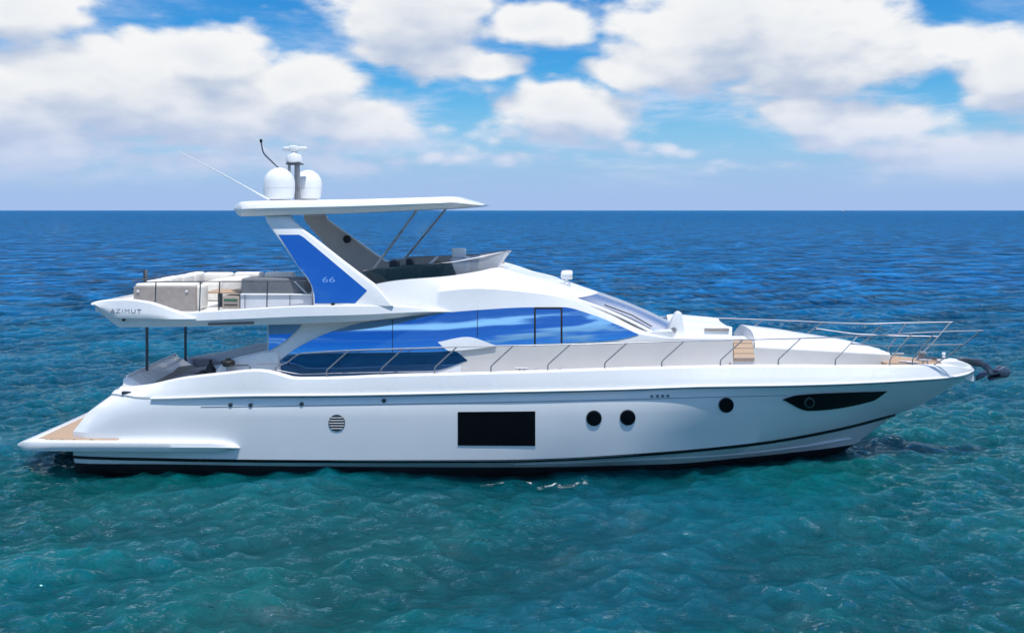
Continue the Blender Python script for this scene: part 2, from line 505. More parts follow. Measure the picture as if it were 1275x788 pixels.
def sea_mat():
    m = bpy.data.materials.new('sea_water'); m.use_nodes = True
    t = NT(m.node_tree); p = m.node_tree.nodes['Principled BSDF']
    geo = t.n('ShaderNodeNewGeometry'); pos = geo.outputs['Position']
    s = t.n('ShaderNodeSeparateXYZ'); t.link(pos, s.inputs[0])
    flat = t.n('ShaderNodeVectorMath', operation='MULTIPLY'); t.link(pos, flat.inputs[0]); flat.inputs[1].default_value = (1, 1, 0)
    patch = t.noise(flat.outputs[0], 0.09, 4, 0.55, 0.4)
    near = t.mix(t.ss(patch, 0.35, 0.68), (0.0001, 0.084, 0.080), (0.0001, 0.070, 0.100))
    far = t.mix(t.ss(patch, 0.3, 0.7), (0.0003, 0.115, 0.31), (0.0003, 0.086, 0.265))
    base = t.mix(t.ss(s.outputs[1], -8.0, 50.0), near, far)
    # crest glow and trough shade painted into the base colour by height
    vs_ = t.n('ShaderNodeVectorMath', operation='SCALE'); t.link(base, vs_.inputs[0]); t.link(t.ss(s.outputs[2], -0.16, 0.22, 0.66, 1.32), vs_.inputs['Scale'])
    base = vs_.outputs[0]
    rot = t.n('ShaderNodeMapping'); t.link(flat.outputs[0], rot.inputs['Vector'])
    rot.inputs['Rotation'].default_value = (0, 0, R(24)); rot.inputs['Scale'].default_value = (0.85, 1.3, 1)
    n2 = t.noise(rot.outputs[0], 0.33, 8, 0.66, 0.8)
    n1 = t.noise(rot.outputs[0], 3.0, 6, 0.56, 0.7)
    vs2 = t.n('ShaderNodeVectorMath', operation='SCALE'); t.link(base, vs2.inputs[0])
    cr = t.m('ADD', 1.0, t.m('MULTIPLY', t.m('SUBTRACT', t.ss(n2, 0.36, 0.64), 0.5), t.ss(s.outputs[1], 0.0, 40.0, 0.0, 1.3)))  # wave-scale light and shade painted into the colour by noise
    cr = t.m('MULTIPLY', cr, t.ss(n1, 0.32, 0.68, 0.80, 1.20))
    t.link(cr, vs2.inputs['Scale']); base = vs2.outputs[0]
    # foam flecks: only on short crests, and a little wash along the waterline
    fn = t.noise(flat.outputs[0], 3.2, 8, 0.72, 0.6)
    fbig = t.noise(flat.outputs[0], 0.35, 3, 0.5)
    crest = t.m('MULTIPLY', t.ss(s.outputs[2], 0.10, 0.30), t.ss(fbig, 0.55, 0.75))
    foam = t.m('MULTIPLY', t.ss(fn, 0.60, 0.70), crest)
    rel = t.n('ShaderNodeVectorMath', operation='SUBTRACT'); t.link(pos, rel.inputs[0]); rel.inputs[1].default_value = (0.4, -2.58, 0)
    sc = t.n('ShaderNodeVectorMath', operation='MULTIPLY'); t.link(rel.outputs[0], sc.inputs[0]); sc.inputs[1].default_value = (0.7, 4.5, 0)
    ln = t.n('ShaderNodeVectorMath', operation='LENGTH'); t.link(sc.outputs[0], ln.inputs[0])
    wash = t.m('MULTIPLY', t.ss(ln.outputs['Value'], 0.3, 1.2, 1.0, 0.0), t.ss(fn, 0.56, 0.62))
    foam = t.m('MAXIMUM', foam, wash)
    # ripples too small for the mesh
    b1 = t.n('ShaderNodeBump'); b1.inputs['Distance'].default_value = 0.18
    t.link(t.ss(s.outputs[1], 0.0, 50.0, 1.0, 0.6), b1.inputs['Strength']); t.link(n1, b1.inputs['Height'])
    b2 = t.n('ShaderNodeBump'); b2.inputs['Distance'].default_value = 2.6
    t.link(t.ss(s.outputs[1], -6.0, 40.0, 0.10, 1.0), b2.inputs['Strength']); t.link(n2, b2.inputs['Height'])
    t.link(b1.outputs[0], b2.inputs['Normal'])
    N_ = b2.outputs[0]
    m.node_tree.nodes.remove(p)
    # the body colour of the water is scattered light, so shade blurs over a metre or so
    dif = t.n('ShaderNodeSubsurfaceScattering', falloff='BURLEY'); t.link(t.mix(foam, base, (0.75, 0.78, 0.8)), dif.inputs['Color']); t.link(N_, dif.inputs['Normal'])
    dif.inputs['Scale'].default_value = 0.7; dif.inputs['Radius'].default_value = (0.5, 1.3, 1.3)
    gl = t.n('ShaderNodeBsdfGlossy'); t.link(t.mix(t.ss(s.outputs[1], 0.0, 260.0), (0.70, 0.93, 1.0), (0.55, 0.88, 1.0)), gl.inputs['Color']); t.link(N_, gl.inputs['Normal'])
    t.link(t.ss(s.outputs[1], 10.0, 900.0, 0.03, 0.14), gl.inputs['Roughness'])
    fr = t.n('ShaderNodeFresnel'); fr.inputs['IOR'].default_value = 1.46; t.link(N_, fr.inputs['Normal'])
    # a rough sea never reaches full mirror reflection at grazing angles: wave faces hide one another
    cap = t.ss(s.outputs[1], 60.0, 600.0, 0.95, 0.24)
    fac = t.m('MULTIPLY', cap, t.m('SUBTRACT', 1.0, t.m('EXPONENT', t.m('MULTIPLY', t.m('DIVIDE', fr.outputs[0], cap), -1.0))))
    fac = t.m('MULTIPLY', fac, t.m('SUBTRACT', 1.0, foam))
    ms = t.n('ShaderNodeMixShader'); t.link(fac, ms.inputs[0]); t.link(dif.outputs[0], ms.inputs[1]); t.link(gl.outputs[0], ms.inputs[2])
    t.link(ms.outputs[0], m.node_tree.nodes['Material Output'].inputs['Surface'])
    return m
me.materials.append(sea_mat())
sea = bpy.data.objects.new('sea', me); col.objects.link(sea); sea['kind'] = 'structure'

# ------------------------------------------------------------------ the yacht
yacht = empty('motor_yacht', (0, 0, 0), -TH)
yacht['label'] = 'long white flybridge motor yacht with blue mirrored windows lying still on the open sea'
yacht['category'] = 'yacht'

N = 110
# --- hull lines: outline position along the near side and half-breadth
LA = [(148,484.5,-2.20),(163,483.5,-2.32),(178,482,-2.38),(227,472,-2.50),(278,466,-2.57),(318,462.3,-2.58),(333,463.5,-2.58),(352,468.5,-2.585),(368,472.3,-2.59),(420,471.5,-2.60),(478,469,-2.605),(541,467.4,-2.605),
      (610,465.6,-2.60),(682,463.4,-2.57),(753,461,-2.51),(824,459,-2.39),(884,457.6,-2.22),(940,456.8,-2.04),(1000,456.6,-1.78),(1040,457,-1.55),(1080,457,-1.27),
      (1122,456.7,-0.93),(1155,456.2,-0.62),(1185,455.6,-0.32),(1203,456.5,-0.14),(1213,458.5,-0.02)]
LB = [(139,491.5,-2.22),(157,493.5,-2.44),(174,496.0,-2.54),(300,492.6,-2.63),(420,491.6,-2.65),(620,487.6,-2.65),(760,484.5,-2.58),(880,480.7,-2.38),
      (960,479.6,-2.12),(1040,477.6,-1.72),(1100,475,-1.27),(1140,472.6,-0.88),(1170,470.6,-0.56),(1192,468,-0.3),(1206,464.4,-0.12),(1214,460.5,-0.02)]
LC = [(128,500,-2.26),(145,502,-2.48),(174,506,-2.58),(300,505.5,-2.63),(420,503.5,-2.64),(620,499.6,-2.63),(760,496.5,-2.56),(880,493,-2.33),
      (960,490.5,-1.98),(1040,487.5,-1.54),(1100,484,-1.06),(1140,481.5,-0.68),(1165,480,-0.4),(1188,479.6,-0.02)]
LM1 = [(111,512,-2.30),(130,514,-2.50),(174,519,-2.60),(420,521,-2.63),(620,520,-2.62),(760,517,-2.54),(880,512,-2.26),(960,508,-1.88),(1040,504,-1.34),(1090,500,-0.84),(1130,497,-0.42),(1162,495.5,-0.02)]
LM2 = [(91,537,-2.34),(112,539,-2.52),(174,542,-2.60),(420,546,-2.61),(620,546,-2.59),(760,542,-2.49),(880,534,-2.10),(960,527,-1.66),(1040,520,-1.06),(1085,515,-0.52),(1135,509.5,-0.02)]
LD = [(91,568.2,-2.30),(112,569.3,-2.42),(200,571.5,-2.54),(320,573.3,-2.57),(460,574.0,-2.57),(620,573.6,-2.53),(700,571.5,-2.45),(761,568,-2.40),(840,562.5,-2.12),(920,554.8,-1.72),(965,549,-1.42),
      (1008,541.5,-1.08),(1045,534,-0.74),(1076,526.4,-0.36),(1115,515.5,-0.02)]
LE = [(93,576,-2.26),(112,577,-2.38),(200,577.6,-2.46),(320,579.6,-2.42),(460,581,-2.32),(620,581.6,-2.20),(700,581,-2.08),(761,579.5,-1.92),(840,577,-1.7),(920,570,-1.26),(1000,561.6,-0.66),(1035,557.4,-0.36),(1064,552.8,-0.02)]
LW = [(94,588,-2.20),(200,590,-2.34),(460,592,-2.22),(620,592,-2.06),(761,590,-1.76),(840,586,-1.5),(920,580,-1.05),(1000,571.5,-0.42),(1041,567.5,-0.02)]
LK = [(96,600,-1.7),(460,604,-1.8),(761,600,-1.2),(920,590,-0.6),(1024,577,-0.02)]
hA, hB, hC, h1, h2, hD, hE, hW, hK = [samp(l, N) for l in (LA, LB, LC, LM1, LM2, LD, LE, LW, LK)]
def shift(line, dy, dz): return [Vector((v.x, min(-0.005, v.y + dy), v.z + dz)) for v in line]
hBu = [v.copy() for v in hB]
hB2 = [Vector((v.x, min(-0.005, v.y + 0.055 * q), v.z - 0.055 * q)) for v, q in zip(hB, np.clip((np.arange(N) - 4) / 14.0, 0.15, 1))]
keel = [Vector((v.x, -0.001, -0.75 if i < N*0.7 else -0.75 + 0.7*((i - N*0.7)/(N*0.3))**2)) for i, v in enumerate(hK)]

hull = loft('hull', [hB2, shift(hC, 0.0, 0.0), h1, h2, hD, hE], 'hullcoat', yacht, mirror=False, caps=(False, False), angle=20)
# far side and transom complete the hull shell as one mesh
def shell(name, lines, mt, parent, transom=True, angle=25, bulge=0.22, cols=9):
    near = lines; n = len(near[0])
    vs = [v for ln in near for v in ln]; fs = grid_faces(len(near), n)
    off = len(vs); vs += [mir(v) for ln in near for v in ln]; fs += grid_faces(len(near), n, off, True)
    if transom:
        off = len(vs)
        for ln in near:
            a = ln[0]
            for j in range(cols):
                t = j / (cols - 1); yy = a.y * (1 - 2*t)
                vs.append(Vector((a.x - bulge * (1 - (2*t-1)**4), yy, a.z)))
        fs += grid_faces(len(near), cols, off, True)
    return mesh(name, vs, fs, mt, parent, angle=angle)
bpy.data.objects.remove(hull)
hull = shell('hull', [hB2, hC, h1, h2, hD, hE], 'hullcoat', yacht)
shell('antifouling', [hE, hW, hK, keel], 'antifoul', yacht)
# raised bulwark band above the rub rail, its rounded cap and inner face
cap0 = shift(hA, 0.05, 0.028); cap1 = shift(hA, 0.15, 0.03); inn = shift(hA, 0.17, -0.30)
midb = [a.lerp(b, 0.5) + Vector((0, -0.012, 0)) for a, b in zip(hA, hB)]
ledge = shift(hB, -0.0, 0.035)
shell('bulwark', [inn, cap1, cap0, hA, midb, ledge, hBu], 'gelcoat', yacht, angle=30)
shell('deck', [shift(hA, 0.165, -0.26), [Vector((v.x, -0.001, v.z - 0.24)) for v in hA]], 'lightpanel', yacht)
# rub rail: a slim moulding
rr = []
for k_ in range(8):
    a = 2 * math.pi * k_ / 8
    rr.append([v + Vector((0, -0.028 + 0.030 * math.cos(a) if abs(v.y) > 0.03 else 0, 0.026 * math.sin(a))) for v in hB])
rr.append(rr[0])
i0 = 5
rv = [v for ln in rr for v in ln[i0:]]; nn = N - i0
rf = grid_faces(9, nn); o2 = len(rv); rv += [mir(v) for v in rv[:o2]]; rf += grid_faces(9, nn, o2, True)
rf.append(tuple(k_ * nn for k_ in range(8)))
mesh('rub_rail', rv, rf, 'gelcoat', yacht, angle=60)

# surface of the near hull side, found from the lofted lines (py between line a and b)
hull_tab = [LA, LB, LC, LM1, LM2, LD, LE]
hfun = [(pchip([p[0] for p in l], [p[1] for p in l]), pchip([p[0] for p in l], [p[2] for p in l])) for l in hull_tab]
def hull_y(px, py):
    rows = [(float(f(px)), float(b(px))) for f, b in hfun]
    if py <= rows[0][0]: return rows[0][1]
    for (p0, y0), (p1, y1) in zip(rows, rows[1:]):
        if py <= p1 and p1 > p0:
            return y0 + (y1 - y0) * (py - p0) / (p1 - p0)
    return rows[-1][1]
# black boot stripe on the hull side
def strip2(name, top, bot, ysurf, off, mt, parent, **kw):
    o = strip(name, top, bot, ysurf, off, mt, parent, **kw); return o
fD = [(p[0], p[1]) for p in LD]
strip('boot_stripe', [(a, b - 1.2) for a, b in fD], [(a, b + 2.4) for a, b in fD], hull_y, 0.012, 'black', hull, n=140, th=0.02, rows=3)
strip('spray_rail', [(640,578.5),(780,573.5),(900,567),(1000,556),(1060,546)], [(640,580.5),(780,576.3),(900,569.6),(1000,558.6),(1060,547.5)], hull_y, 0.03, 'hullcoat', hull, n=80, th=0.05, rows=3)
strip('style_line', [(250,506.2),(420,504.0),(620,500.4),(760,497.4),(880,494.2),(980,492)], [(250,506.8),(420,504.6),(620,501.0),(760,498.0),(880,494.8),(980,492.6)], hull_y, 0.006, 'grey_text', hull, n=80, th=0.01, rows=2)

# hull openings
w = strip('hull_window', [(570,512.8),(666.5,512)], [(572,554.5),(667.5,555)], hull_y, 0.012, 'blackglass', hull, n=12, th=0.02)
strip('bow_window', [(975,497.3),(994,492.0),(1104.5,487.2)], [(975,497.8),(1007,511.4),(1086,499.5),(1104.5,487.6)], hull_y, 0.04, 'blackglass', hull, n=60, th=0.02)
def disc_on_hull(name, px, py, rpx, mt, parent, prof):
    c0 = U(px, py, hull_y(px, py))
    ex = (U(px + 5, py, hull_y(px + 5, py)) - U(px - 5, py, hull_y(px - 5, py))).normalized()
    ez = (U(px, py - 5, hull_y(px, py - 5)) - U(px, py + 5, hull_y(px, py + 5))).normalized()
    nrm_ = ex.cross(ez).normalized()
    if nrm_.y > 0: nrm_ = -nrm_
    ez = ex.cross(nrm_).normalized()
    rm = rpx * (D + c0.y) / F
    n = 32; vs, fs = [], []
    for (r, h) in prof:
        for k_ in range(n):
            a = 2*math.pi*k_/n
            qx, qy = px + r*rpx*math.cos(a), py - r*rpx*math.sin(a)
            vs.append(U(qx, qy, hull_y(qx, qy)) + nrm_ * (h + 0.012))
    for i in range(len(prof) - 1):
        for k_ in range(n):
            a = i*n + k_; b = i*n + (k_+1) % n
            fs.append((a, b, b+n, a+n))
    fs.append(tuple(range(n))); fs.append(tuple((len(prof)-1)*n + k_ for k_ in range(n)))
    return mesh(name, vs, fs, mt, parent, angle=40), c0, ex, ez, nrm_, rm
for px, py, r in ((739.5, 520.3, 9.3), (781.5, 519.5, 9.3), (904, 504, 9.0)):
    o, *_ = disc_on_hull('porthole', px, py, r, 'blackglass', hull, [(0.95, -0.03), (0.95, 0.014), (0.88, 0.016)])
    disc_on_hull('porthole_rim', px, py, r, 'darksteel', o, [(1.05, -0.02), (1.05, 0.002), (0.94, 0.006), (0.93, 0.002)])
o, c0, ex, ez, nr, rm = disc_on_hull('bow_porthole', 1006.5, 499.8, 6.6, 'darksteel', hull, [(1.0, 0.01), (1.0, 0.04), (0.72, 0.046), (0.70, 0.034)])
disc_on_hull('pane', 1006.5, 499.8, 4.6, 'blackglass', o, [(1.0, 0.0), (1.0, 0.037)])
# round louvred engine vent
o, c0, ex, ez, nr, rm = disc_on_hull('engine_vent', 419.3, 526.3, 10.3, 'darksteel', hull, [(1.0, -0.02), (1.0, 0.0)])
vs, fs = [], []
for k_ in range(5):
    zc = (-0.66 + k_ * 0.33) * rm; hw = math.sqrt(max(0.02, 1 - (zc/rm)**2)) * rm * 0.94
    b0 = len(vs)
    for sx_, zz, hh in ((-1, -0.0045, 0.013), (1, -0.0045, 0.013), (1, 0.0045, 0.02), (-1, 0.0045, 0.02), (-1, 0.0045, 0.012), (1, 0.0045, 0.012)):
        vs.append(c0 + ex*(sx_*hw) + ez*(zc + zz) + nr*hh)
    fs += [(b0, b0+1, b0+2, b0+3), (b0+3, b0+2, b0+5, b0+4)]
mesh('louvre', vs, fs, 'lightpanel', o, smooth=False)
for px, py in ((287, 504), (312, 504.3), (375.5, 503), (478, 498.6)):
    disc_on_hull('drain_outlet', px, py, 2.6, 'darksteel', hull, [(1.0, -0.02), (1.0, 0.0), (0.5, 0.003)])
for px in (811.5, 818.5, 825, 831.5):
    disc_on_hull('hull_mark', px, 493 - (px - 812) * 0.02, 1.7, 'grey_text', hull, [(1.0, -0.01), (1.0, 0.006)])

# stern fairlead under the shoulder
pbox('fairlead', (151, 487.5), (163, 491), -2.42, 0.1, 'darksteel', yacht, 0.01)

# --- swim platform with its long sponson tail
PT = [(22.5,552,-1.9),(26,550.5,-2.12),(34,550,-2.35),(60,550.6,-2.55),(113,551.0,-2.74),(200,551.4,-2.82),(263,552.0,-2.78),(290,554.6,-2.70),(302,556.8,-2.52)]
PB = [(22.5,556,-1.9),(26,560,-2.12),(34,561,-2.35),(60,561.5,-2.53),(113,562,-2.70),(200,562.2,-2.78),(263,562,-2.74),(290,559.6,-2.68),(302,557.2,-2.52)]
pt, pb = samp(PT, 50), samp(PB, 50)
pm = [a.lerp(b, 0.45) + Vector((0, -0.035, 0)) for a, b in zip(pt, pb)]
ptc = [Vector((v.x, -0.001, v.z)) for v in pt]; pbc = [Vector((v.x, -0.001, v.z)) for v in pb]
rimt = [Vector((v.x, v.y + 0.14, v.z + 0.012)) for v in pt]
plat = loft('swim_platform', [ptc, rimt, pt, pm, pb, [v + Vector((0, 0.35, -0.07)) for v in pb], pbc], 'gelcoat', yacht, angle=40, closed=False)
tk = [v + Vector((0.14 if i < 4 else 0.0, 0.17, 0)) for i, v in enumerate(pt[1:22])]
loft('teak_deck', [[Vector((v.x, -0.001, v.z + 0.03)) for v in tk], [v + Vector((0, 0.0, 0.03)) for v in tk], [v + Vector((0, 0.0, -0.02)) for v in tk]], 'teak', plat, caps=(True, True), angle=20)
a0 = U(66, 548.5, -2.25)
box('platform_hatch', (a0.x, -2.28, a0.z - 0.02), (a0.x + 0.7, -1.95, a0.z + 0.015), 'darksteel', plat, 0.01)
# shadowed exhaust hull section under the platform
# --- superstructure side surface
hb = curve([(320,1.92),(600,1.98),(720,1.92),(800,1.78),(838,1.68),(880,1.42),(912,1.25),(936,1.16),(1040,0.86),(1080,0.70),(1108,0.55)])
S1c = curve([(320,441),(545,438.5),(620,431.5),(700,427),(835,421.8)])
KL = 0.30
def side_y(px, py):
    y0 = -float(hb(px)); z1 = U(px, float(S1c(px)), y0).z; y = y0
    for _ in range(4):
        dz = max(0.0, U(px, py, y).z - z1); y = y0 + KL * dz * (0.45 + 0.75 * dz)
    return y
n = 90
pxs = np.linspace(333, 838, n)
S2c = curve([(333,402.5),(459,399),(492,395.5),(543,389.4),(600,384.6),(660,381.2),(700,381.0),(738,390.6),(776,406.4),(797,415.8),(838,421.4)])
S3c = curve([(333,385),(470,384),(497,381),(515,371),(545,363.5),(594,359.5),(661,364.5),(712,373.4),(760,393),(806,415),(838,421)])
S4c = curve([(333,384),(440,383),(467,354),(568,342.5),(600,337),(617,333.5),(640,338.5),(661,345.5),(697,356),(716,371),(760,391),(808,413.4),(838,420.5)])
y2 = lambda a: side_y(a, float(S2c(a)))
S4y = curve([(333,-1.6),(467,-1.56),(568,-1.38),(617,-1.20),(661,-1.14),(700,-1.24),(716,-1.34),(760,-1.42),(808,-1.5),(838,-1.6)])
def y3(a): return min(y2(a) + 0.07, float(S4y(a)) - 0.06)
s0 = [U(a, 474, -float(hb(a))) for a in pxs]
s1 = [U(a, float(S1c(a)), -float(hb(a))) for a in pxs]
s2 = [U(a, float(S2c(a)), y2(a)) for a in pxs]
s3 = [U(a, float(S3c(a)), y3(a)) for a in pxs]
s4 = [U(a, float(S4c(a)), float(S4y(a))) for a in pxs]
s5 = [v + Vector((0, 0.12, -0.02)) for v in s4]
sup = loft('superstructure', [s0, s1, s2, s3, s4, s5, [v + Vector((0, 0.02, -0.9 if v.z > 3.45 else -0.25)) for v in s5]], 'gelcoat', yacht, mirror=False, caps=(False, False), angle=24)
vsn = [v.co.copy() for v in sup.data.vertices]; fsn = [tuple(p.vertices) for p in sup.data.polygons]
vs = vsn + [mir(v) for v in vsn]; k0 = len(vsn)
fs = fsn + [tuple(k0 + i for i in reversed(f_)) for f_ in fsn]
ax = s0[0].x  # aft bulkhead
b0 = len(vs); vs += [Vector((ax, -1.92, 1.6)), Vector((ax, 1.92, 1.6)), Vector((ax, 1.62, 3.25)), Vector((ax, -1.62, 3.25))]; fs.append((b0, b0+1, b0+2, b0+3))
bpy.data.objects.remove(sup)
sup = mesh('superstructure', vs, fs, 'gelcoat', yacht, angle=24)
# warm grey lower cabin side, seen over the bulwark
strip('lower_side_panel', [(574,437.5),(600,434),(640,431.6),(700,428.4),(760,425.4),(835,422.6)], [(574,470),(600,470),(640,470),(700,470),(760,468),(835,465)], side_y, 0.006, 'sidewall', sup, n=40, th=0.01, rows=5)

# --- side glass
upper = strip('side_window', [(345,451.6),(361,438.7),(380,427.5),(401.5,417.2),(425,408.6),(452,401.6),(492,396.6),(543,390.4),(600,385.6),(660,382.6),(700,382.4),(738,392.0),(776,407.8),(795,416.4)],
      [(345,452.6),(358,443),(371,440.2),(545,437.6),(564,436),(618,430.4),(702,427.0),(760,424.2),(780,420.8),(795,416.8)], side_y, 0.014, 'glass', sup, n=120, rows=10)
lowerw = strip('lower_side_window', [(334,457.8),(345,452.9),(358,443.6),(371,440.9),(545,438.2),(564,437),(582,448.4)],
      [(334,458.4),(352,465.2),(371,469.8),(406,468.6),(477,465.8),(541,461.5),(582,448.9)], side_y, 0.014, 'lowglass', sup, n=90, rows=8)
lowerw['label'] = 'lower pane of the side window, tinted dark for the sea reflected in it, below the handrail'
strip('window_frame', [(664.8,382.6),(667.2,382.5)], [(664.8,428.6),(667.2,428.4)], side_y, 0.024, 'black', upper, n=3, rows=8)
strip('window_frame', [(698,382.5),(700.4,382.6)], [(698,427.2),(700.4,427.1)], side_y, 0.024, 'black', upper, n=3, rows=8)
strip('window_frame', [(667.2,382.4),(698,382.4)], [(667.2,384.6),(698,384.6)], side_y, 0.024, 'black', upper, n=6, rows=2)
strip('window_joint', [(488.4,397.2),(489.2,397.1)], [(488.4,438.6),(489.2,438.6)], side_y, 0.018, 'black', upper, n=3, rows=8)
strip('window_joint', [(594,386.1),(594.8,386.0)], [(594,420),(594.8,420)], side_y, 0.018, 'black', upper, n=3, rows=8)
strip('aft_side_window', [(334.6,404.6),(352,404.4),(375,404.2)], [(334.6,436.5),(345,431),(352,426.6),(366,414.4),(375,404.8)], side_y, 0.014, 'glass', sup, n=30, rows=6)
strip('vent_fairing', [(545.5,426),(581,419.8),(617.5,430.4)], [(545.5,426.6),(560,436.8),(617.5,431.2)], side_y, 0.05, 'gelcoat', sup, n=40, th=0.08, rows=4)

# --- roof forward of the flybridge
m_ = 30
rpx = np.linspace(617, 716, m_)
cx_ = np.linspace(619, 745, m_)
Cc = curve([(619,333),(640,335.6),(661,341.0),(697,349.2),(725,357),(745,363.5)])
r4 = [U(a, float(S4c(a)) + 0.6, float(S4y(a)) + 0.0) for a in rpx]
rc = [U(a, float(Cc(a)), 0.0) for a in cx_]
def bul(a, b, t, h): 
    p = a.lerp(b, t); p.z = a.z + (b.z - a.z) * math.sin(t * math.pi / 2); p.x = a.x + (b.x - a.x) * math.sin(t*math.pi/2); return p
rl = [[bul(a, b, t, 0) for a, b in zip(r4, rc)] for t in (0, .15, .3, .45, .6, .8, 0.999)]
roof = loft('roof_brow', rl, 'gelcoat', yacht, angle=40, caps=(True, False))
# flybridge well: floor and inner coaming
wz = U(480, 385, -1.6).z
fx0, fx1 = U(440, 385, -1.5).x, U(617, 360, -1.4).x
box('flybridge_floor', (fx0, -1.5, wz - 0.05), (fx1, 1.5, wz), 'teak', yacht, 0.0)
# --- raked windshield
wt_ = [U(716, 372.4, -1.36), U(745, 363.4, 0.0)]
wb_ = [U(811, 413.0, -1.52), U(845, 405.5, 0.0)]
L = []
for q_ in np.linspace(0, 1, 10):
    ln = []
    for t in np.linspace(0, 1, 8):
        a = bul(wt_[0], wt_[1], t, 0); b = bul(wb_[0], wb_[1], t, 0)
        p = a.lerp(b, q_); p.z += 0.05 * math.sin(math.pi * q_)
        ln.append(p)
    L.append(ln)
LL = [[L[i][j] for i in range(10)] for j in range(8)]
ws = loft('windshield', LL, 'windshield', sup, caps=(False, False), angle=50)
def on_ws(t, q_, side=-1):
    a = bul(wt_[0], wt_[1], t, 0); b = bul(wb_[0], wb_[1], t, 0); p = a.lerp(b, q_); p.z += 0.05*math.sin(math.pi*q_) + 0.02
    return p if side < 0 else mir(p)
for side in (-1, 1):
    tube('windshield_pillar', [on_ws(0.0, q_, side) - Vector((0, 0, 0.02)) for q_ in np.linspace(0, 1, 8)], 0.035, 'gelcoat', ws, 8)
    wp = tube('wiper', [on_ws(0.12, 0.93, side) + Vector((0,0,.02)), on_ws(0.16, 0.65, side) + Vector((0,0,.03)), on_ws(0.12, 0.32, side) + Vector((0,0,.02))], 0.014, 'blackrub', ws, 6)
# --- searchlight on the roof
sl = U(706, 351, -0.7)
s_ = lathe('searchlight', (sl.x, sl.y, sl.z - 0.06), [(0.07, 0), (0.07, 0.06), (0.035, 0.08), (0.035, 0.14)], 'gelcoat', yacht, 16)
lathe('lamp_head', (sl.x - 0.14, sl.y, sl.z + 0.16), [(0.05, 0), (0.095, 0.03), (0.105, 0.12), (0.105, 0.22), (0.09, 0.26), (0.085, 0.255)], 'gelcoat', s_, 18, 'X')

# --- flybridge overhang / aft deck wing
W1 = [(114.5,377.3,-2.05),(124,375,-2.22),(133,374.2,-2.30),(155,373.4,-2.38),(170,374.4,-2.4),(184,376.6,-2.42),(200,381.6,-2.43),(214,386.6,-2.44),(238,395.5,-2.44),(243,395.8,-2.44)]
wing_top = curve([(114.5,377.5),(125,375),(155,373.4),(184,376.6),(200,381.4),(214,386.4),(232,390.4),(243,389.6),(298,386.2),(389,381.6),(470,381.4),(520,383.4),(565,386.6),(590,386.6)])
wing_bot = curve([(114.5,378.5),(124,388),(133,396),(151,407.4),(242,406.6),(328,404.4),(400,402),(459,399),(492,395.5),(543,389.6),(590,387)])
wing_y = curve([(114.5,-2.15),(125,-2.25),(155,-2.36),(243,-2.42),(380,-2.36),(470,-2.14),(520,-1.92),(552,-1.74),(590,-1.50)])
wp_ = np.concatenate([np.linspace(114.5, 250, 50), np.linspace(255, 590, 60)])
fz = U(243, 391.5, -2.42).z
w1 = [U(a, float(wing_top(a)), float(wing_y(a))) for a in wp_]
w3 = [U(a, float(wing_bot(a)), float(wing_y(a)) + 0.05) for a in wp_]
w2 = [a.lerp(b, 0.55) + Vector((0, -0.06, 0)) for a, b in zip(w1, w3)]
w0a = [v + Vector((0, 0.03, 0.016)) for v in w1]
w0 = [v + Vector((0, 0.13, 0.014)) for v in w1]
fl = [Vector((v.x, v.y + 0.16, min(v.z - 0.01, fz))) for v in w1]
flc = [Vector((v.x, -0.001, min(v.z - 0.01, fz))) for v in w1]
und = [Vector((v.x, v.y + 0.4, v.z - 0.0)) for v in w3]; unc = [Vector((v.x, -0.001, v.z + 0.0)) for v in w3]
wing = loft('flybridge_deck', [flc, fl, w0, w0a, w1, w2, w3, und, unc], 'gelcoat', yacht, angle=28)
def wing_side(px, py):
    t0, t1 = float(wing_top(px)), float(wing_bot(px)); q_ = min(1, max(0, (py - t0) / max(0.1, t1 - t0)))
    y = float(wing_y(px)); return y - 0.06 * (1 - abs(q_ - 0.55) / 0.55) + 0.05 * max(0, q_ - 0.5)
# raised styling blade along the aft wing
strip('wing_blade', [(116,377.6),(125,375.8),(155,374.2),(184,377.4),(200,382.4),(214,387.4),(238,395.2),(243,396.6)],
      [(116,378.4),(125,388),(132,394.0),(155,396.6),(184,397.2),(214,397.4),(238,397.4),(243,397.2)], wing_side, 0.035, 'gelcoat', wing, n=70, th=0.05, rows=6)
strip('soffit_light', [(259,402),(316,400.2)], [(259,405),(316,403.4)], wing_side, 0.004, 'cover', wing, n=20, th=0.01, rows=2)
tx = U(135, 389.6, -2.5)
def text(name, s, loc, size, mt, parent, rot=(R(90), 0, 0), shear=0.0, spacing=1.0, xs_=1.0):
    cu = bpy.data.curves.new(name, 'FONT'); cu.body = s; cu.size = size; cu.extrude = 0.002
    cu.space_character = spacing; cu.shear = shear
    tmp = bpy.data.objects.new(name, cu); col.objects.link(tmp)
    bpy.context.view_layer.update()
    me_ = bpy.data.meshes.new_from_object(tmp); bpy.data.objects.remove(tmp)
    o = bpy.data.objects.new(name, me_); col.objects.link(o); me_.materials.clear(); me_.materials.append(M[mt])
    o.location = loc; o.rotation_euler = rot; o.scale = (xs_, 1, 1); o.parent = parent
    return o
ta_, tb_ = U(137, 389.6, wing_side(137, 389.6) - 0.062), U(182, 389.6, wing_side(182, 389.6) - 0.05)
text('name_lettering', 'AZIMUT', ta_, 0.125, 'grey_text', wing, rot=(R(80), 0, math.atan2(tb_.y - ta_.y, tb_.x - ta_.x)), spacing=1.25, xs_=1.3)
lathe('nav_light', U(154, 398.2, wing_side(154, 398.2)) , [(0.028, -0.03), (0.028, 0.02)][::-1], 'blackrub', wing, 12, 'Y')
lathe('wing_fitting', U(414.5, 378.6, -2.22), [(0.034, -0.04), (0.034, 0.04)], 'blackrub', wing, 12, 'Y')

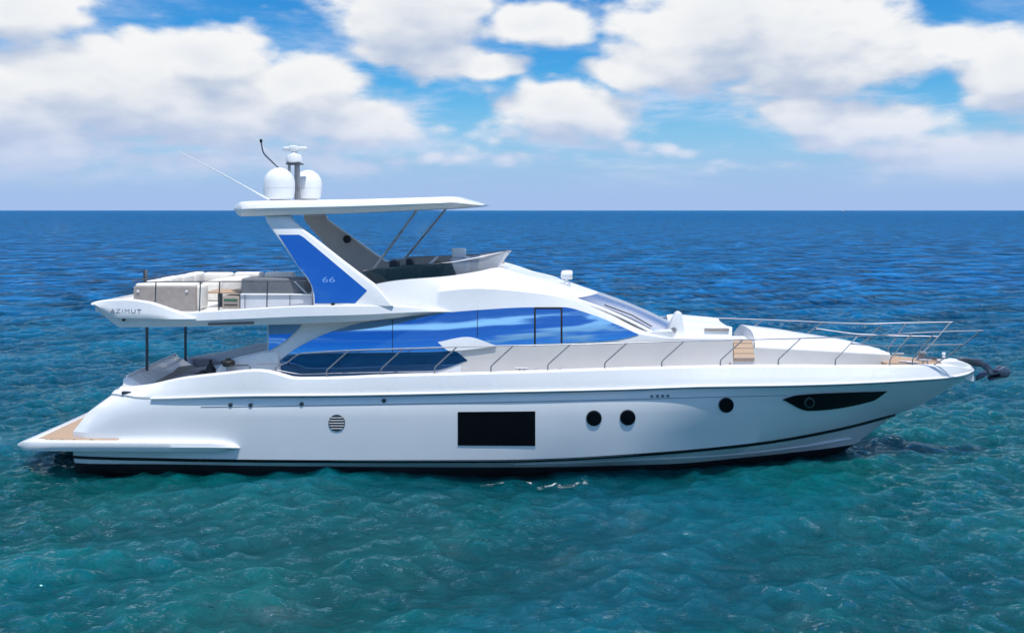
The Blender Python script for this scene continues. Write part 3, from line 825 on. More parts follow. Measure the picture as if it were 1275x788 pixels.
# --- near and far arch legs of the hardtop
def arch_y(px, py): return -2.14 + (382 - py) / 112.0 * 0.46
AR = [(329.0,268),(331.5,276),(340,288.5),(355,309),(370,331),(380,344.5),(386,353.5),(389,362),(389.8,372),(390,382),(490,382),(467,354),(447,339.5),(426,323.5),(400,303),(379,286.5),(364,275),(362,268)]
arch_far = arch_near = None
for s_k in (1, -1):
    a_ = plate('arch_leg', AR, arch_y, 0.13, 'gelcoat' if s_k > 0 else 'gelcoat', yacht, bevel=0.035, flip=s_k)
    if s_k > 0:
        arch_near = a_
        gl = plate('arch_window', [(346.5,292.3),(372.5,292.3),(378,295.5),(457,361.8),(442,377.4),(391.8,377.6),(391.4,367),(388.5,356),(383,345),(371,331),(358,310)], lambda a, b: arch_y(a, b) - 0.008, 0.02, 'archglass', a_)
        t6 = U(400.5, 351.6, arch_y(400, 351) - 0.016)
        t_ = text('number_lettering', '66', t6, 0.175, 'pale_text', gl, rot=(R(90) - math.atan(0.46/ (112*0.0165)) * 1.0, 0, 0), xs_=1.7)
    else:
        # lining on the inboard face of the far leg with a speaker
        arch_far = a_
        n_ = len(AR)
        P = [mir(U(a, b, arch_y(a, b) + 0.135)) for a, b in AR]
        c0 = sum(P, Vector()) / n_
        P = [c0 + (p - c0) * 0.955 for p in P]
        Q = [p + Vector((0, 0.03, 0)) for p in P]
        mesh('inner_lining', P + Q, [tuple(range(n_)), tuple(range(2*n_-1, n_-1, -1))] + [(i, i+n_, (i+1) % n_ + n_, (i+1) % n_) for i in range(n_)], 'innerarch', a_)
        # speaker seen at 432,298
        k_y = 1.66
        sp_ = U(432, 298, k_y - 0.05)
        lathe('speaker', (sp_.x, sp_.y - 0.02, sp_.z), [(0.10, 0.06), (0.10, 0.0), (0.08, -0.01), (0.05, 0.012)], 'blackrub', a_, 20, 'Y')

# --- hardtop
ht_t = curve([(291.5,259.5),(294,255),(300,251.6),(312,250.6),(440,248.3),(540,245.6),(560,245.0),(580,249.5),(601,255.4)])
ht_b = curve([(291.5,261.5),(294,265.8),(300,269.4),(340,268.4),(440,265.2),(550,260.0),(584,257.6),(601,256.4)])
ht_y = curve([(291.5,-1.35),(295,-1.6),(303,-1.78),(330,-1.88),(500,-1.88),(554,-1.78),(584,-1.55),(601,-1.2)])
hp = np.concatenate([np.linspace(291.5, 310, 12), np.linspace(316, 560, 30), np.linspace(564, 601, 14)])
ht1 = [U(a, float(ht_t(a)), float(ht_y(a)) + 0.10) for a in hp]
ht3 = [U(a, float(ht_b(a)), float(ht_y(a)) + 0.12) for a in hp]
ht2 = [U(a, float(ht_t(a)) * .5 + float(ht_b(a)) * .5, float(ht_y(a))) for a in hp]
h1a = [a.lerp(b, 0.25) + Vector((0, -0.02, 0)) for a, b in zip(ht1, ht2)]
h3a = [a.lerp(b, 0.25) + Vector((0, -0.02, 0)) for a, b in zip(ht3, ht2)]
crown = lambda v, t: Vector((v.x, v.y * (1 - t) - 0.001, v.z + 0.02 * math.sin(t*math.pi/2)))
hard = loft('hardtop', [[crown(v, 1) for v in ht1], [crown(v, .5) for v in ht1], ht1, h1a, ht2, h3a, ht3, [Vector((v.x, -0.001, v.z)) for v in ht3]], 'gelcoat', yacht, angle=30)
# --- struts under the hardtop front
for sgn in (1, -1):
    a, b = (U(520, 260.5, -1.62), U(457.5, 346, -1.5)) if sgn < 0 else (U(556, 259.5, 1.55), U(500, 327, 1.4))
    tube('hardtop_strut', [b, a], 0.027, 'warmsteel', yacht, 12)

# --- domes, radar and aerials on the hardtop
def dome(px, py, y, r, hgt, lab):
    c_ = U(px, py, y)
    prof = [(r*0.72, 0), (r*0.8, 0.0), (r*0.84, 0.035), (r*0.93, 0.05), (r*0.99, hgt*0.25), (r, hgt*0.5)]
    for k_ in range(1, 10):
        a = k_/9 * math.pi/2; prof.append((max(0.002, r*math.cos(a)), hgt*0.5 + hgt*0.5*math.sin(a)))
    o = lathe('satellite_dome', (c_.x, c_.y, c_.z), prof, 'gelcoat', yacht, 40, angle=50)
    o['label'] = lab
    lathe('dome_base', (c_.x, c_.y, c_.z - 0.03), [(r*0.7, 0), (r*0.7, 0.035)], 'darksteel', o, 30)
    lathe('dome_seam', (c_.x, c_.y, c_.z + hgt*0.36), [(r*0.985, 0), (r*1.004, 0.004), (r*1.004, 0.012), (r*0.985, 0.016)], 'lightpanel', o, 40)
    return o
dome(347.7, 249, -0.62, 0.355, 0.745, 'larger aft satellite dome')
dome(383.4, 248, 0.55, 0.34, 0.71, 'smaller satellite dome on the far side')
c_ = U(367, 249, 0.0)
mast = empty('radar_mast', (0, 0, 0)); mast.parent = yacht
zt = U(367, 205, 0).z
for dxm, dym in ((-0.12, -0.08), (0.12, -0.08), (0.0, 0.1)):
    tube('mast_pole', [c_ + Vector((dxm, dym, -0.05)), Vector((c_.x + dxm * .9, c_.y + dym, zt))], 0.035, 'warmsteel', mast, 12)
box('mast_plate', (c_.x - 0.17, -0.17, zt - 0.01), (c_.x + 0.17, 0.17, zt + 0.03), 'darksteel', mast, 0.01)
lathe('radar_housing', (c_.x - 0.01, 0, zt + 0.03), [(0.16, 0), (0.195, 0.03), (0.2, 0.14), (0.17, 0.2), (0.09, 0.22), (0.06, 0.27), (0.06, 0.3)], 'gelcoat', mast, 28)
so = box('radar_scanner', (c_.x - 0.27, -0.07, zt + 0.325), (c_.x + 0.30, 0.07, zt + 0.42), 'gelcoat', mast, 0.03)
box('scanner_hub', (c_.x - 0.11, -0.09, zt + 0.31), (c_.x + 0.07, 0.09, zt + 0.445), 'gelcoat', so, 0.03)
tube('whip_antenna', [U(335.5, 249, -1.15), U(278, 217.5, -1.35), U(221, 188, -1.5)], 0.019, 'gelcoat', yacht, 8, r2=0.006)
tube('hook_antenna', rounded([U(347, 209, -0.2), U(345, 207.5, -0.2), U(327.5, 191, -0.2), U(325, 176, -0.2)]), 0.017, 'darksteel', yacht, 8)
lathe('antenna_tip', U(325, 176.5, -0.2), [(0.02, -0.03), (0.034, 0), (0.034, 0.04), (0.015, 0.06)], 'blackrub', yacht, 12)
tube('whip_antenna', [U(349, 212, 0.9), U(330, 186, 0.95), U(311, 164, 1.0)], 0.009, 'gelcoat', yacht, 6, r2=0.004)
box('mast_fitting', tuple(U(398.5, 241, 0.6)), tuple(U(399.8, 228, 0.6) + Vector((0, 0.06, 0))), 'darksteel', mast, 0.0)

# --- flybridge helm area
def between(name, top, bot, ytop, ybot, mt, parent, n_=40, th=0.012):
    ft, fb = curve(top), curve(bot); px = np.linspace(top[0][0], top[-1][0], n_); px2 = np.linspace(bot[0][0], bot[-1][0], n_)
    a = [U(p, float(ft(p)), ytop(p)) for p in px]; b = [U(p, float(fb(p)), ybot(p)) for p in px2]
    m1 = [x.lerp(y_, .5) + Vector((0, -0.015, 0)) for x, y_ in zip(a, b)]
    Ln = [a, m1, b, [v + Vector((0, th, 0)) for v in b], [v + Vector((0, th, 0)) for v in m1], [v + Vector((0, th, 0)) for v in a], a]
    vs = [v for l_ in Ln for v in l_]; fs = grid_faces(7, n_)
    return mesh(name, vs, fs, mt, parent, angle=40)
yt = lambda p: float(S4y(p)) - 0.01; yb = lambda p: float(S4y(min(p, 617))) + 0.03
between('smoked_screen', [(451,337.5),(480,333),(520,329),(562,327)], [(466,353.6),(500,350),(530,347),(568,342.6)], yt, yb, 'smoked', yacht)
between('clear_screen', [(563,327),(600,320),(631,312.6)], [(569,342.6),(595,338),(619,333)], lambda p: -1.38 + 0.0055*(p-563), yb, 'clear', yacht)
# far coaming, taller, with its pale inside face
fc_t = curve([(455,330),(515,321),(560,319.5),(600,318),(628,316)]); fc_b = curve([(455,352),(515,345),(560,343),(600,338),(628,334)])
px = np.linspace(455, 628, 30)
a = [U(p, float(fc_t(p)), 1.25 - max(0, (p-570))*0.006) for p in px]; b = [U(p, float(fc_b(p)), 1.3 - max(0, (p-570))*0.006) for p in px]
Ln = [a, b, [v + Vector((0, .06, 0)) for v in b], [v + Vector((0, .06, 0)) for v in a], a]
mesh('far_coaming', [v for l_ in Ln for v in l_], grid_faces(5, 30), 'innerarch', yacht)
tube('screen_rail', rounded([U(506, 320.5, 1.3), U(560, 318.5, 1.25), U(596, 317, 1.0), U(634, 312, 0.3), U(631, 313, -1.0), U(600, 320, -1.22), U(563, 326.8, -1.37), U(452, 337.5, -1.5)]), 0.014, 'steel', yacht, 8)
# front deflector wing
between('wind_deflector', [(585,319.5),(612,315.5),(637,311.8)], [(588,336),(606,334),(622,331.5)], lambda p: 0.2, lambda p: 0.2, 'lightpanel', yacht)
pbox('helm_console', (560, 321.5), (583, 340), -0.5, 0.9, 'lightpanel', yacht, 0.05)
pbox('helm_display', (562, 309.8), (579.5, 321), -0.35, 0.3, 'gelcoat', yacht, 0.04)
def seat(name, p0, p1, y, dp, mt):
    return pbox(name, p0, p1, y, dp, mt, yacht, 0.06, zfloor=wz)
seat('helm_seat', (480, 333), (512, 352), -1.15, 0.55, 'navy'); pbox('seat_backrest', (484, 324.5), (494, 338), -1.1, 0.5, 'navy', yacht, 0.05)
seat('helm_seat', (498, 330), (519, 352), 0.05, 0.55, 'navy'); pbox('seat_backrest', (505, 322), (513, 335), -0.4, 0.5, 'navy', yacht, 0.05)
st_ = pbox('companion_seat', (524, 333), (547, 352), -1.2, 0.7, 'blackrub', yacht, 0.08)
tube('steering_wheel', [U(546 + 5*math.cos(a), 335, -0.85) + Vector((0, 0.17*math.cos(a), 0.17*math.sin(a))) - Vector((0,0.1,0)) for a in np.linspace(0, 2*math.pi, 20)], 0.014, 'blackrub', yacht, 6)
tube('console_bar', [U(531, 332, -1.0), U(545, 320, -1.0)], 0.025, 'gelcoat', yacht, 8)
pbox('fly_settee', (456, 340), (480, 352), -1.2, 2.2, 'cover', yacht, 0.05, zfloor=wz)

# --- aft flybridge furniture
FZ = fz + 0.002
sofa = pbox('flybridge_sofa', (166, 356.5), (243.5, 386), -1.75, 0.10, 'taupe', yacht, 0.02, zfloor=FZ)
xa, xb = U(166, 356, -1.75).x, U(243.5, 356, -1.75).x; zs = U(166, 356.5, -1.75).z
box('sofa_cushion', (xa + 0.02, -1.72, zs - 0.04), (xb - 0.02, -1.38, zs + 0.06), 'cushion', sofa, 0.05)
box('sofa_back', (xa, -1.4, FZ), (xa + 0.28, 1.7, zs), 'taupe', sofa, 0.03)
for k_ in range(4):
    y_0 = -1.3 + k_ * 0.76
    box('seat_cushion', (xa + 0.05, y_0, zs - 0.25), (xa + 0.34, y_0 + 0.72, zs + 0.09 + 0.01*(k_ % 2)), 'cushion', sofa, 0.07)
for k_ in range(3):
    x_0 = xa + 0.42 + k_ * 0.78
    box('seat_cushion', (x_0, 1.25, FZ + 0.35), (x_0 + 0.74, 1.5, zs + 0.1 + 0.01*k_), 'cushion', sofa, 0.07)
for p0, p1 in ((236, 246), ):
    pbox('sofa_end', (241, 355), (250, 385), -1.62, 0.5, 'cushion', sofa, 0.08, zfloor=FZ)
for p in (172, 232.5):
    lathe('button_light', U(p, 362.5, -1.76), [(0.03, 0.0), (0.03, -0.012)], 'gelcoat', sofa, 12, 'Y')
# forward seats facing aft, white
pbox('lounge_chair', (250, 350.5), (272, 384), 0.4, 0.9, 'cushion', yacht, 0.09, zfloor=FZ)
pbox('lounge_chair', (275, 346.5), (299, 384), -0.1, 1.0, 'cushion', yacht, 0.09, zfloor=FZ)
tb = empty('dining_table'); tb.parent = yacht
pbox('table_top', (256, 363.3), (298, 365.4), -1.1, 0.8, 'teak', tb, 0.01)
pbox('table_leg', (271, 365.2), (275, 385), -0.75, 0.12, 'darksteel', tb, 0.01, zfloor=FZ)
pbox('bench_box', (277, 369), (297.5, 385), -1.25, 0.5, 'taupe', yacht, 0.01, zfloor=FZ)
pbox('bench_slot', (279, 372.5), (295.5, 375), -1.262, 0.02, 'green', yacht, 0.0)
pbox('bench_slot', (279, 379), (295.5, 380.5), -1.262, 0.02, 'blackrub', yacht, 0.0)
bar = pbox('wet_bar', (299, 367), (389, 386), -1.80, 0.65, 'lightpanel', yacht, 0.03, zfloor=FZ)
pbox('bar_cover', (300, 346.5), (381, 366.8), -1.72, 0.55, 'cover', bar, 0.05)
pbox('bar_edge', (299, 365.8), (389, 368), -1.83, 0.7, 'gelcoat', bar, 0.01)
tube('bar_strut', [U(366.5, 350, -1.8), U(383, 366.5, -1.8)], 0.015, 'lightpanel', bar, 6)
for px_, lean in ((305, 0), (361, 0)):
    tube('bar_post', [U(px_, 384, -1.86), U(px_, 367, -1.86)], 0.009, 'darksteel', bar, 6)
# rail round the aft flybridge
fr = [U(386, 350, -1.95), U(320, 350.5, -2.0), U(250, 350.6, -2.02), U(200, 351, -2.02), U(168, 352, -2.0)]
far_ = [mir(p) for p in fr]
tube('flybridge_rail', rounded(fr + [Vector((fr[-1].x - 0.22, fr[-1].y + 0.3, fr[-1].z)), Vector((far_[-1].x - 0.22, far_[-1].y - 0.3, fr[-1].z))] + far_[::-1]), 0.012, 'darksteel', yacht, 6)
for px_ in (194.2, 249.5, 273.5, 333):
    a = U(px_, 350.8, -2.02)
    o = tube('rail_post', [a, Vector((a.x, a.y - 0.06, FZ - 0.05))], 0.014, 'darksteel', yacht, 8)
    tube('rail_post', [mir(a), mir(Vector((a.x, a.y - 0.06, FZ - 0.05)))], 0.014, 'darksteel', yacht, 8)
tube('flag_staff', [U(180.5, 360, -0.3), U(179.5, 336, -0.3)], 0.028, 'darksteel', yacht, 8, r2=0.02)
pbox('rolled_flag', (178, 336.5), (183, 351), -0.3, 0.06, 'cover', yacht, 0.02)

# --- cockpit: posts, aft seat, coaming, small gear
for sgn in (-1, 1):
    b_ = U(183, 466, -1.12); t_ = U(182, 407, -1.12)
    if sgn > 0: b_, t_ = mir(b_), mir(t_)
    tube('support_post', [Vector((b_.x, b_.y, b_.z - 0.15)), Vector((b_.x, b_.y, t_.z + 0.15))], 0.032, 'darksteel', yacht, 12)
# transom seat: runs across the boat; its forward face is the taupe cushion
ta = U(152, 471, -2.0); tz = ta.z
vs = [Vector((ta.x, -2.05, 1.45)), Vector((ta.x, 0.75, 1.45)), Vector((ta.x + 0.02, 0.65, tz + 0.07)), Vector((ta.x + 0.02, -2.0, tz)),
      Vector((ta.x + 1.0, -2.05, 1.45)), Vector((ta.x + 1.0, 0.75, 1.45)), Vector((ta.x + 0.14, 0.65, tz + 0.08)), Vector((ta.x + 0.14, -1.95, tz + 0.02))]
ts = mesh('transom_seat', vs, [(0,1,2,3), (4,7,6,5), (0,3,7,4), (1,5,6,2), (3,2,6,7), (0,4,5,1)], 'gelcoat', yacht, bevel=0.03)
vs = [v + Vector((0.05, 0, 0)) for v in (vs[4], vs[5], vs[6] - Vector((0, 0, .05)), vs[7] - Vector((0, 0, .05)))]
vs[0].y = -1.75; vs[3].y = -1.9; vs[0].z += 0.02
vs += [v - Vector((0.08, 0, 0)) for v in vs]
mesh('seat_backrest', vs, [(0,1,2,3), (7,6,5,4), (0,4,5,1), (1,5,6,2), (2,6,7,3), (3,7,4,0)], 'taupe', ts, bevel=0.02)
tube('seat_trim', [Vector((ta.x + 0.09, -1.97, tz + 0.045)), Vector((ta.x + 0.09, 0.66, tz + 0.11))], 0.028, 'gelcoat', ts, 8)
for k_ in range(3):
    y_0 = -1.72 + k_ * 0.8
    box('seat_cushion', (ta.x + 0.42, y_0, tz - 0.34), (ta.x + 0.95, y_0 + 0.76, tz - 0.2), 'shade_cushion', ts, 0.05)
# panel added inside the far bulwark, shade put into its grey
p0 = U(229, 446.5, 2.0); p1 = U(330, 436, 2.0)
vs = [Vector((p0.x - .7, 2.0, p0.z - 0.12)), Vector((p0.x, 2.0, p0.z)), Vector((p0.x + 0.6, 2.0, p0.z)), Vector((p0.x + 0.9, 2.0, p0.z - 0.1)), Vector((p1.x, 2.0, p0.z - 0.1)), Vector((p1.x, 2.0, 1.4)), Vector((p0.x - .7, 2.0, 1.4))]
vs += [v + Vector((0, 0.12, 0)) for v in vs]
mesh('bulwark_shade_panel', vs, [tuple(range(7)), tuple(range(13, 6, -1))] + [(i, i+7, (i+1) % 7 + 7, (i+1) % 7) for i in range(7)], 'shade_cushion', yacht, bevel=0.03)
# moulded step rising to the side deck
plate('side_coaming', [(266,468),(272,456),(290,447.0),(328,438.5),(345,437.5),(349,468)], -2.06, 0.35, 'gelcoat', yacht, bevel=0.05)
tube('coaming_rail', rounded([U(287, 455, -2.3), U(311, 454.5, -2.3), U(312, 463.5, -2.36)]), 0.013, 'darksteel', yacht, 8)
tube('gate_line', [U(313.4, 465, -2.56), U(313.4, 484, -2.615)], 0.008, 'darksteel', yacht, 6)
# black boat winch on a stand
wc = U(284.5, 452, -2.2)
wn = lathe('winch', (wc.x, wc.y, wc.z - 0.03), [(0.12, -0.03), (0.13, 0.0), (0.13, 0.06), (0.10, 0.09), (0.05, 0.10), (0.05, 0.13)], 'blackrub', yacht, 20)
box('winch_arm', (wc.x - 0.16, wc.y - 0.03, wc.z + 0.0), (wc.x + 0.02, wc.y + 0.03, wc.z + 0.05), 'blackrub', wn, 0.01)
lathe('winch_stand', (wc.x, wc.y, wc.z - 0.32), [(0.06, 0), (0.045, 0.05), (0.045, 0.28)], 'steel', wn, 14)

# --- forward cabin trunk, walkway and sun pad
def proj(v):
    X, Y, Z = v.x*ct + v.y*sn, -v.x*sn + v.y*ct, v.z
    k = Y + D
    return 637.5 + X * F / k, HOR - (Z - H) * F / k
def ridge(x, yb_, f):
    """height of a ridge at +-yb_ whose far edge is the outline f seen from the beam"""
    z = 2.4
    for _ in range(5):
        px_, _p = proj(Vector((x, yb_, z))); z = U(px_, float(f(px_)), yb_).z
    return Vector((x, -yb_, z))
def trunk(name, lo, hi, T1, T2, T3, mt, nn_=40):
    f1, f2, f3 = curve(T1), curve(T2), curve(T3); px = np.linspace(lo, hi, nn_)
    l0 = [U(a, 466, -float(hb(a))) for a in px]
    l1 = [U(a, float(f1(a)), -float(hb(a))) for a in px]
    l1b = [U(a, float(f1(a)) * .8 + float(f2(a)) * .2, -float(hb(a)) + 0.03) for a in px]
    l2 = [U(a, float(f2(a)), -float(hb(a)) + 0.22) for a in px]
    l3 = [ridge(v.x, min(0.5, float(hb(a)) * 0.5), f3) for a, v in zip(px, l2)]
    l3a = [a.lerp(b, 0.5) + Vector((0, 0, 0.02)) for a, b in zip(l2, l3)]
    l4 = [Vector((v.x, -0.001, v.z + 0.01)) for v in l3]
    return loft(name, [l0, l1, l1b, l2, l3a, l3, l4], mt, yacht, angle=30)
tr1 = trunk('cabin_trunk', 836, 912.5, [(836,421.4),(912.5,422)], [(836,418.5),(912.5,419)], [(836,417.5),(912.5,418)], 'gelcoat')
tr2 = trunk('foredeck_trunk', 940, 1108, [(936,432),(1000,435.4),(1040,437.6),(1108,441.5)], [(936,421.5),(1000,424.5),(1040,430.5),(1075,436),(1108,440.8)], [(900,401),(936,405.5),(970,409.6),(1000,414.6),(1040,420.5),(1061,424.8),(1090,433),(1108,439.5)], 'gelcoat')
strip('trunk_side_panel', [(834,422.6),(912,423)], [(834,464),(912,462)], lambda a, b: -float(hb(a)), 0.006, 'sidewall', tr1, n=20, th=0.01, rows=4)
strip('trunk_side_panel', [(938,433),(1000,436.4),(1040,438.6),(1107,442.2)], [(938,462),(1000,461),(1040,461),(1107,460)], lambda a, b: -float(hb(a)), 0.006, 'sidewall', tr2, n=30, th=0.01, rows=4)
# walkway block between the trunks, with the teak steps
z19 = U(924, 418.5, 0.05).z
xL, xR = U(912.5, 430, -1.2).x, U(940, 430, -1.15).x
box('walkway', (xL - 0.02, -1.0, 1.4), (xR + 0.02, 0.1, z19), 'gelcoat', yacht, 0.0)
box('lower_walkway', (xL - 0.02, 0.1, 1.4), (xR + 0.02, 1.0, z19 - 0.35), 'gelcoat', yacht, 0.0)
a0, a1, a2, a3 = U(913.5, 422, -1.01), U(936, 422, -1.01), U(939.5, 446.5, -1.25), U(913.5, 446.5, -1.25)
vs = [a0, a1, a2, a3]; vs += [v - Vector((0, -0.04, 0.06)) for v in vs]
mesh('foredeck_step', vs, [(0,1,2,3), (7,6,5,4), (0,4,5,1), (1,5,6,2), (2,6,7,3), (3,7,4,0)], 'teak', yacht, smooth=False)
tube('step_edge', [a3 + Vector((0, -0.01, 0.01)), a2 + Vector((0, -0.01, 0.01))], 0.018, 'taupe', yacht, 6)
plate('lower_trunk_wall', [(911,445.5),(941,445.5),(941,466),(911,466)], -1.21, 0.3, 'sidewall', yacht)
# foredeck lounge on the aft trunk
lt = curve([(820,399.5),(838,398.0),(850,396.6),(880,398.8),(905,401.2),(911.5,402.6)])
px = np.linspace(842, 911.5, 24)
q0 = [U(a, 419.5, -0.98) for a in px]; q1 = [U(a, float(lt(a)) + 9, -0.93) for a in px]; q2 = [U(a, float(lt(a)) + 4.5, -0.8) for a in px]
q3 = [ridge(v.x, 0.45, lt) for v in q0]; q4 = [Vector((v.x, -0.001, v.z)) for v in q3]
lg = loft('foredeck_lounge', [q0, q1, q2, q3, q4], 'gelcoat', yacht, angle=30)
pbox('lounge_recess', (877.5, 408.8), (908, 412.2), -0.99, 0.1, 'taupe', lg, 0.005)
# fin-shaped locker at the foot of the windshield
plate('deck_locker', [(830,421),(832.5,410),(837,401),(842.5,390.5),(846,388.5),(849,389.5),(850.5,400),(853,410),(854,421)], -1.15, 0.35, 'gelcoat', yacht, bevel=0.05)
lathe('locker_cap', U(839, 411, -1.17), [(0.06, 0.02), (0.06, -0.01), (0.03, -0.012)], 'warmsteel', yacht, 16, 'Y')
strip('windshield_sill', [(800,414),(838,412.5)], [(800,421),(838,421.2)], lambda a, b: -1.66, 0.0, 'gelcoat', yacht, n=8, th=0.4, rows=3)

# --- anchor well at the bow
tzc = U(1140, 449, -0.4).z
dk = samp([(1104,453,-0.92),(1122,453,-0.72),(1150,453,-0.48),(1172,452.5,-0.30),(1180,452,-0.22)], 16)
fd = loft('bow_deck', [[Vector((v.x, v.y, v.z - 0.06)) for v in dk], [Vector((v.x, v.y, v.z)) for v in dk], [Vector((v.x, -0.001, v.z + 0.015)) for v in dk]], 'teak', yacht)
bp = samp([(1172,451,-0.34),(1190,450,-0.24),(1205,453.5,-0.10),(1212,457,-0.03)], 10)
loft('bow_cap', [[v - Vector((0, 0.02, 0.12)) for v in bp], bp, [Vector((v.x, -0.001, v.z + 0.04)) for v in bp]], 'gelcoat', yacht, angle=40)
wl = U(1148, 448, -0.05)
wd = lathe('windlass', (wl.x, wl.y, wl.z - 0.04), [(0.13, 0), (0.13, 0.05), (0.08, 0.08), (0.075, 0.16), (0.11, 0.19), (0.1, 0.23)], 'warmsteel', yacht, 20)
tube('anchor_chain', [wl + Vector((0.1, 0, 0.04)), wl + Vector((0.5, 0, 0.03)), U(1190, 449, 0.0)], 0.03, 'darksteel', yacht, 6)
def cleat(px, py, y):
    p = U(px, py, y)
    o = tube('cleat', [p + Vector((-0.14, 0, 0.07)), p + Vector((0.14, 0, 0.07))], 0.018, 'steel', yacht, 8)
    tube('cleat_foot', [p + Vector((-0.05, 0, 0)), p + Vector((-0.05, 0, 0.07))], 0.018, 'steel', o, 8)
    tube('cleat_foot', [p + Vector((0.05, 0, 0)), p + Vector((0.05, 0, 0.07))], 0.018, 'steel', o, 8)
cleat(1127, 454, -0.55); cleat(1152, 452, -0.42); cleat(1136, 455, -0.6); cleat(650, 462.5, -2.2); cleat(1118, 444, 0.5)
for px_, py_ in ((667, 461), (697.5, 459.5), (909, 452.5)):
    lathe('deck_fitting', U(px_, py_, -1.99 if px_ < 800 else -1.27), [(0.025, 0.0), (0.025, -0.03)], 'taupe', yacht, 10, 'Y')
lathe('navigation_light', U(1175, 446, 0.05), [(0.04, -0.06), (0.04, 0.04), (0.02, 0.06), (0.045, 0.10), (0.03, 0.14)], 'gelcoat', yacht, 14)

# --- anchor on its roller
an = empty('bow_anchor'); an.parent = yacht; an['label'] = 'dark plough anchor hanging from the bow roller'
def slab(name, poly, y, th, mt, parent, bevel=0.012):
    P = [U(a, b, y) + Vector((0, -th/2, 0)) for a, b in poly]; Q = [p + Vector((0, th, 0)) for p in P]; n_ = len(poly)
    return mesh(name, P + Q, [tuple(range(n_)), tuple(range(2*n_-1, n_-1, -1))] + [(i, i+n_, (i+1) % n_ + n_, (i+1) % n_) for i in range(n_)], mt, parent, bevel=bevel, angle=40)
slab('bow_roller', [(1190,448),(1196,445),(1212,446.5),(1222,452),(1221,456),(1213,456),(1203,451)], 0.0, 0.14, 'darksteel', an)
slab('anchor_shank', [(1203,445.4),(1220,447.2),(1230,452),(1236,460),(1239,469.5),(1234,470.5),(1228.5,462),(1218.5,454),(1204,449.8)], 0.0, 0.07, 'anchor', an, 0.02)
for s_k in (-1, 1):
    P = [U(1215, 472, 0), U(1226, 466.5, 0), U(1240, 464, 0), U(1243, 470, 0), U(1232, 472.5, 0)]
    wv = [0.02, 0.16, 0.2, 0.15, 0.12]
    A_ = [p for p in P]; B_ = [p + Vector((0, s_k * w_, 0.05)) for p, w_ in zip(P, wv)]
    vs = A_ + B_ + [p - Vector((0, 0, 0.035)) for p in A_] + [p - Vector((0, 0, 0.035)) for p in B_]
    fs = []
    for i in range(4):
        fs += [(i, i+1, i+6, i+5), (i+10, i+15, i+16, i+11), (i+5, i+6, i+16, i+15), (i, i+10, i+11, i+1)]
    fs += [(0, 5, 15, 10), (4, 14, 19, 9)]
    mesh('anchor_fluke', vs, fs, 'anchor', an)
slab('anchor_crown', [(1239,460),(1246,455.5),(1253,457.5),(1256,463.5),(1252,469),(1245,470),(1239.5,466.5)], 0.0, 0.24, 'anchor', an, 0.03)
tube('anchor_shackle', [U(1238, 465, 0.05), U(1243, 455, 0.05)], 0.02, 'steel', an, 8)

# --- side rails
def rail_y(px): 
    f_ = pchip([p[0] for p in LA], [p[2] for p in LA]); return float(f_(min(px, 1200))) + 0.10
st_base = [(406.6,469.5),(474,468),(541,466),(611.3,464.6),(682,462.6),(753,460.4),(824,458.4),(897,457),(969,456),(1040,456),(1108,455.6)]
rail_top = curve([(371,440.2),(427,436.5),(498,434.2),(566,432),(620,430.6),(707,429),(781,426.8),(854,424.6),(927.5,423),(1000,421.2),(1075,418.3),(1143,414.4),(1190,412.6),(1224,411.6)])
def rt(px): 
    y = rail_y(px)
    if px > 1100: y = min(y, -0.92 + (px - 1100) * 0.0012) if px > 1100 else y
    return U(px, float(rail_top(px)), y)
near_top = [U(320, 453.2, -2.3), U(355, 453.2, -2.36), U(371, 440.2, rail_y(371))] + [rt(p) for p in np.linspace(400, 1224, 26)]
for sgn in (-1, 1):
    pts = near_top if sgn < 0 else [mir(p) for p in near_top]
    tube('hand_rail', rounded(pts), 0.0125, 'steel', yacht, 8)
    for i, (bx, by) in enumerate(st_base):
        yb_ = rail_y(bx)
        b_ = U(bx, by + 1, yb_ - 0.02); kn = U(bx, by - 8.5, yb_ - 0.02); tp = rt(bx + 28)
        q_ = [b_, kn, kn.lerp(tp, 0.12) + Vector((0.02, 0, 0.02)), tp]
        if sgn > 0: q_ = [mir(p) for p in q_]
        tube('stanchion', rounded(q_, 3), 0.014, 'warmsteel', yacht, 8)
    kn0 = [U(343, 464, -2.4), U(343, 457, -2.4), U(352, 453.4, -2.38)]
    low = [U(343, 460.5, -2.38), U(372, 466, -2.36), U(406, 465, -2.36), U(474, 463.5, -2.38), U(541, 462.5, -2.4)]
    br = [U(1163, 454, -0.5), U(1184, 441, -0.58), rt(1222)]
    mr = [U(1060, 428, rail_y(1060) + .02), U(1102, 431, rail_y(1102)), U(1150, 429.5, -0.75), U(1200, 429, -0.66)]
    b2_ = [U(1136, 455, -0.72), U(1136, 447, -0.74), rt(1165)]
    for nm, q_ in (('stanchion', kn0), ('lower_rail', low), ('stanchion', br), ('mid_rail', mr), ('stanchion', b2_)):
        if sgn > 0: q_ = [mir(p) for p in q_]
        tube(nm, rounded(q_, 3), 0.014 if nm != 'lower_rail' else 0.012, 'steel' if 'rail' in nm else 'warmsteel', yacht, 8)

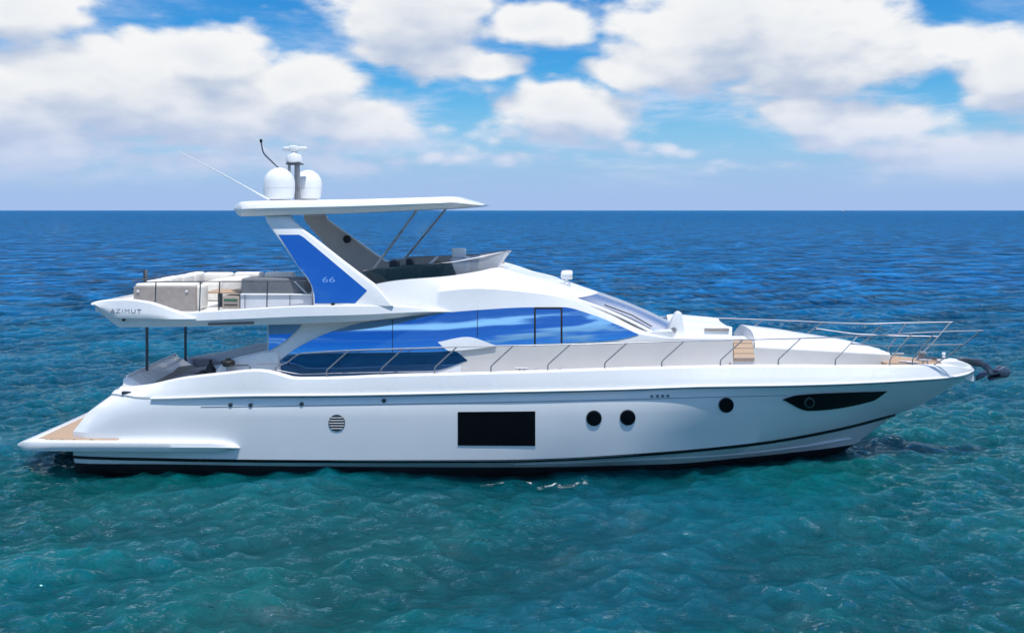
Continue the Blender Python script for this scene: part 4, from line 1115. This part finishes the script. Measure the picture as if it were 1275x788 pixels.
# ------------------------------------------------------------------ loose gear in the cockpit
rootM = yacht.matrix_basis
def w_(p):
    return Vector((p.x*ct + p.y*sn, -p.x*sn + p.y*ct, p.z))
def world_lathe(name, p, prof, mt, lab, cat):
    o = lathe(name, (0, 0, 0), prof, mt, None, 20); o.location = w_(p)
    o['label'] = lab; o['category'] = cat
    return o
bt = U(262, 469, -1.9)
world_lathe('fender', Vector((bt.x, bt.y, bt.z - 0.02)), [(0.05, 0), (0.11, 0.03), (0.115, 0.18), (0.06, 0.27), (0.035, 0.31), (0.03, 0.39), (0.01, 0.40)], 'blackrub', 'black bottle-shaped fender standing in the cockpit behind the coaming', 'fender')
fb = U(252.5, 470, -1.95)
world_lathe('ball', Vector((fb.x, fb.y, fb.z - 0.02)), [(0.02, 0), (0.07, 0.02), (0.095, 0.07), (0.095, 0.11), (0.07, 0.16), (0.02, 0.18)], 'blackrub', 'small black ball float lying beside the black fender in the cockpit', 'float')

# ------------------------------------------------------------------ a sail on the horizon
D2 = 3000.0
sb = empty('sailing_boat', ((1050.5 - 637.5) / F * D2, -D + D2, 0), 0.3)
sb['label'] = 'tiny distant sailing boat on the horizon to the right of the yacht'; sb['category'] = 'sailing boat'
mesh('boat_hull', [(-5,-1.6,0),(5,-0.2,0),(5,0.2,0),(-5,1.6,0),(-5,-1.8,1.6),(6,-0.1,1.9),(6,0.1,1.9),(-5,1.8,1.6),(-5,0,-0.5),(4,0,-0.5)],
     [(0,1,5,4),(3,7,6,2),(4,5,6,7),(0,4,7,3),(1,2,6,5),(0,8,9,1),(3,2,9,8),(0,3,8),(1,9,2)], 'cover', sb)
tube('mast', [(0.5,0,1.6),(0.5,0,15)], 0.2, 'lightpanel', sb, 8)
mesh('sail', [(0.2,0,2.6),(-4.6,0.3,2.8),(0.2,0,14.5),(0.2,0.15,2.6),(-4.6,0.45,2.8),(0.2,0.15,14.5),(-2.4,0.5,6),(-2.4,0.65,6)], [(0,1,6),(0,6,2),(3,7,4),(3,5,7),(0,3,4,1),(1,4,7,6),(6,7,5,2),(0,2,5,3)], 'lightpanel', sb)
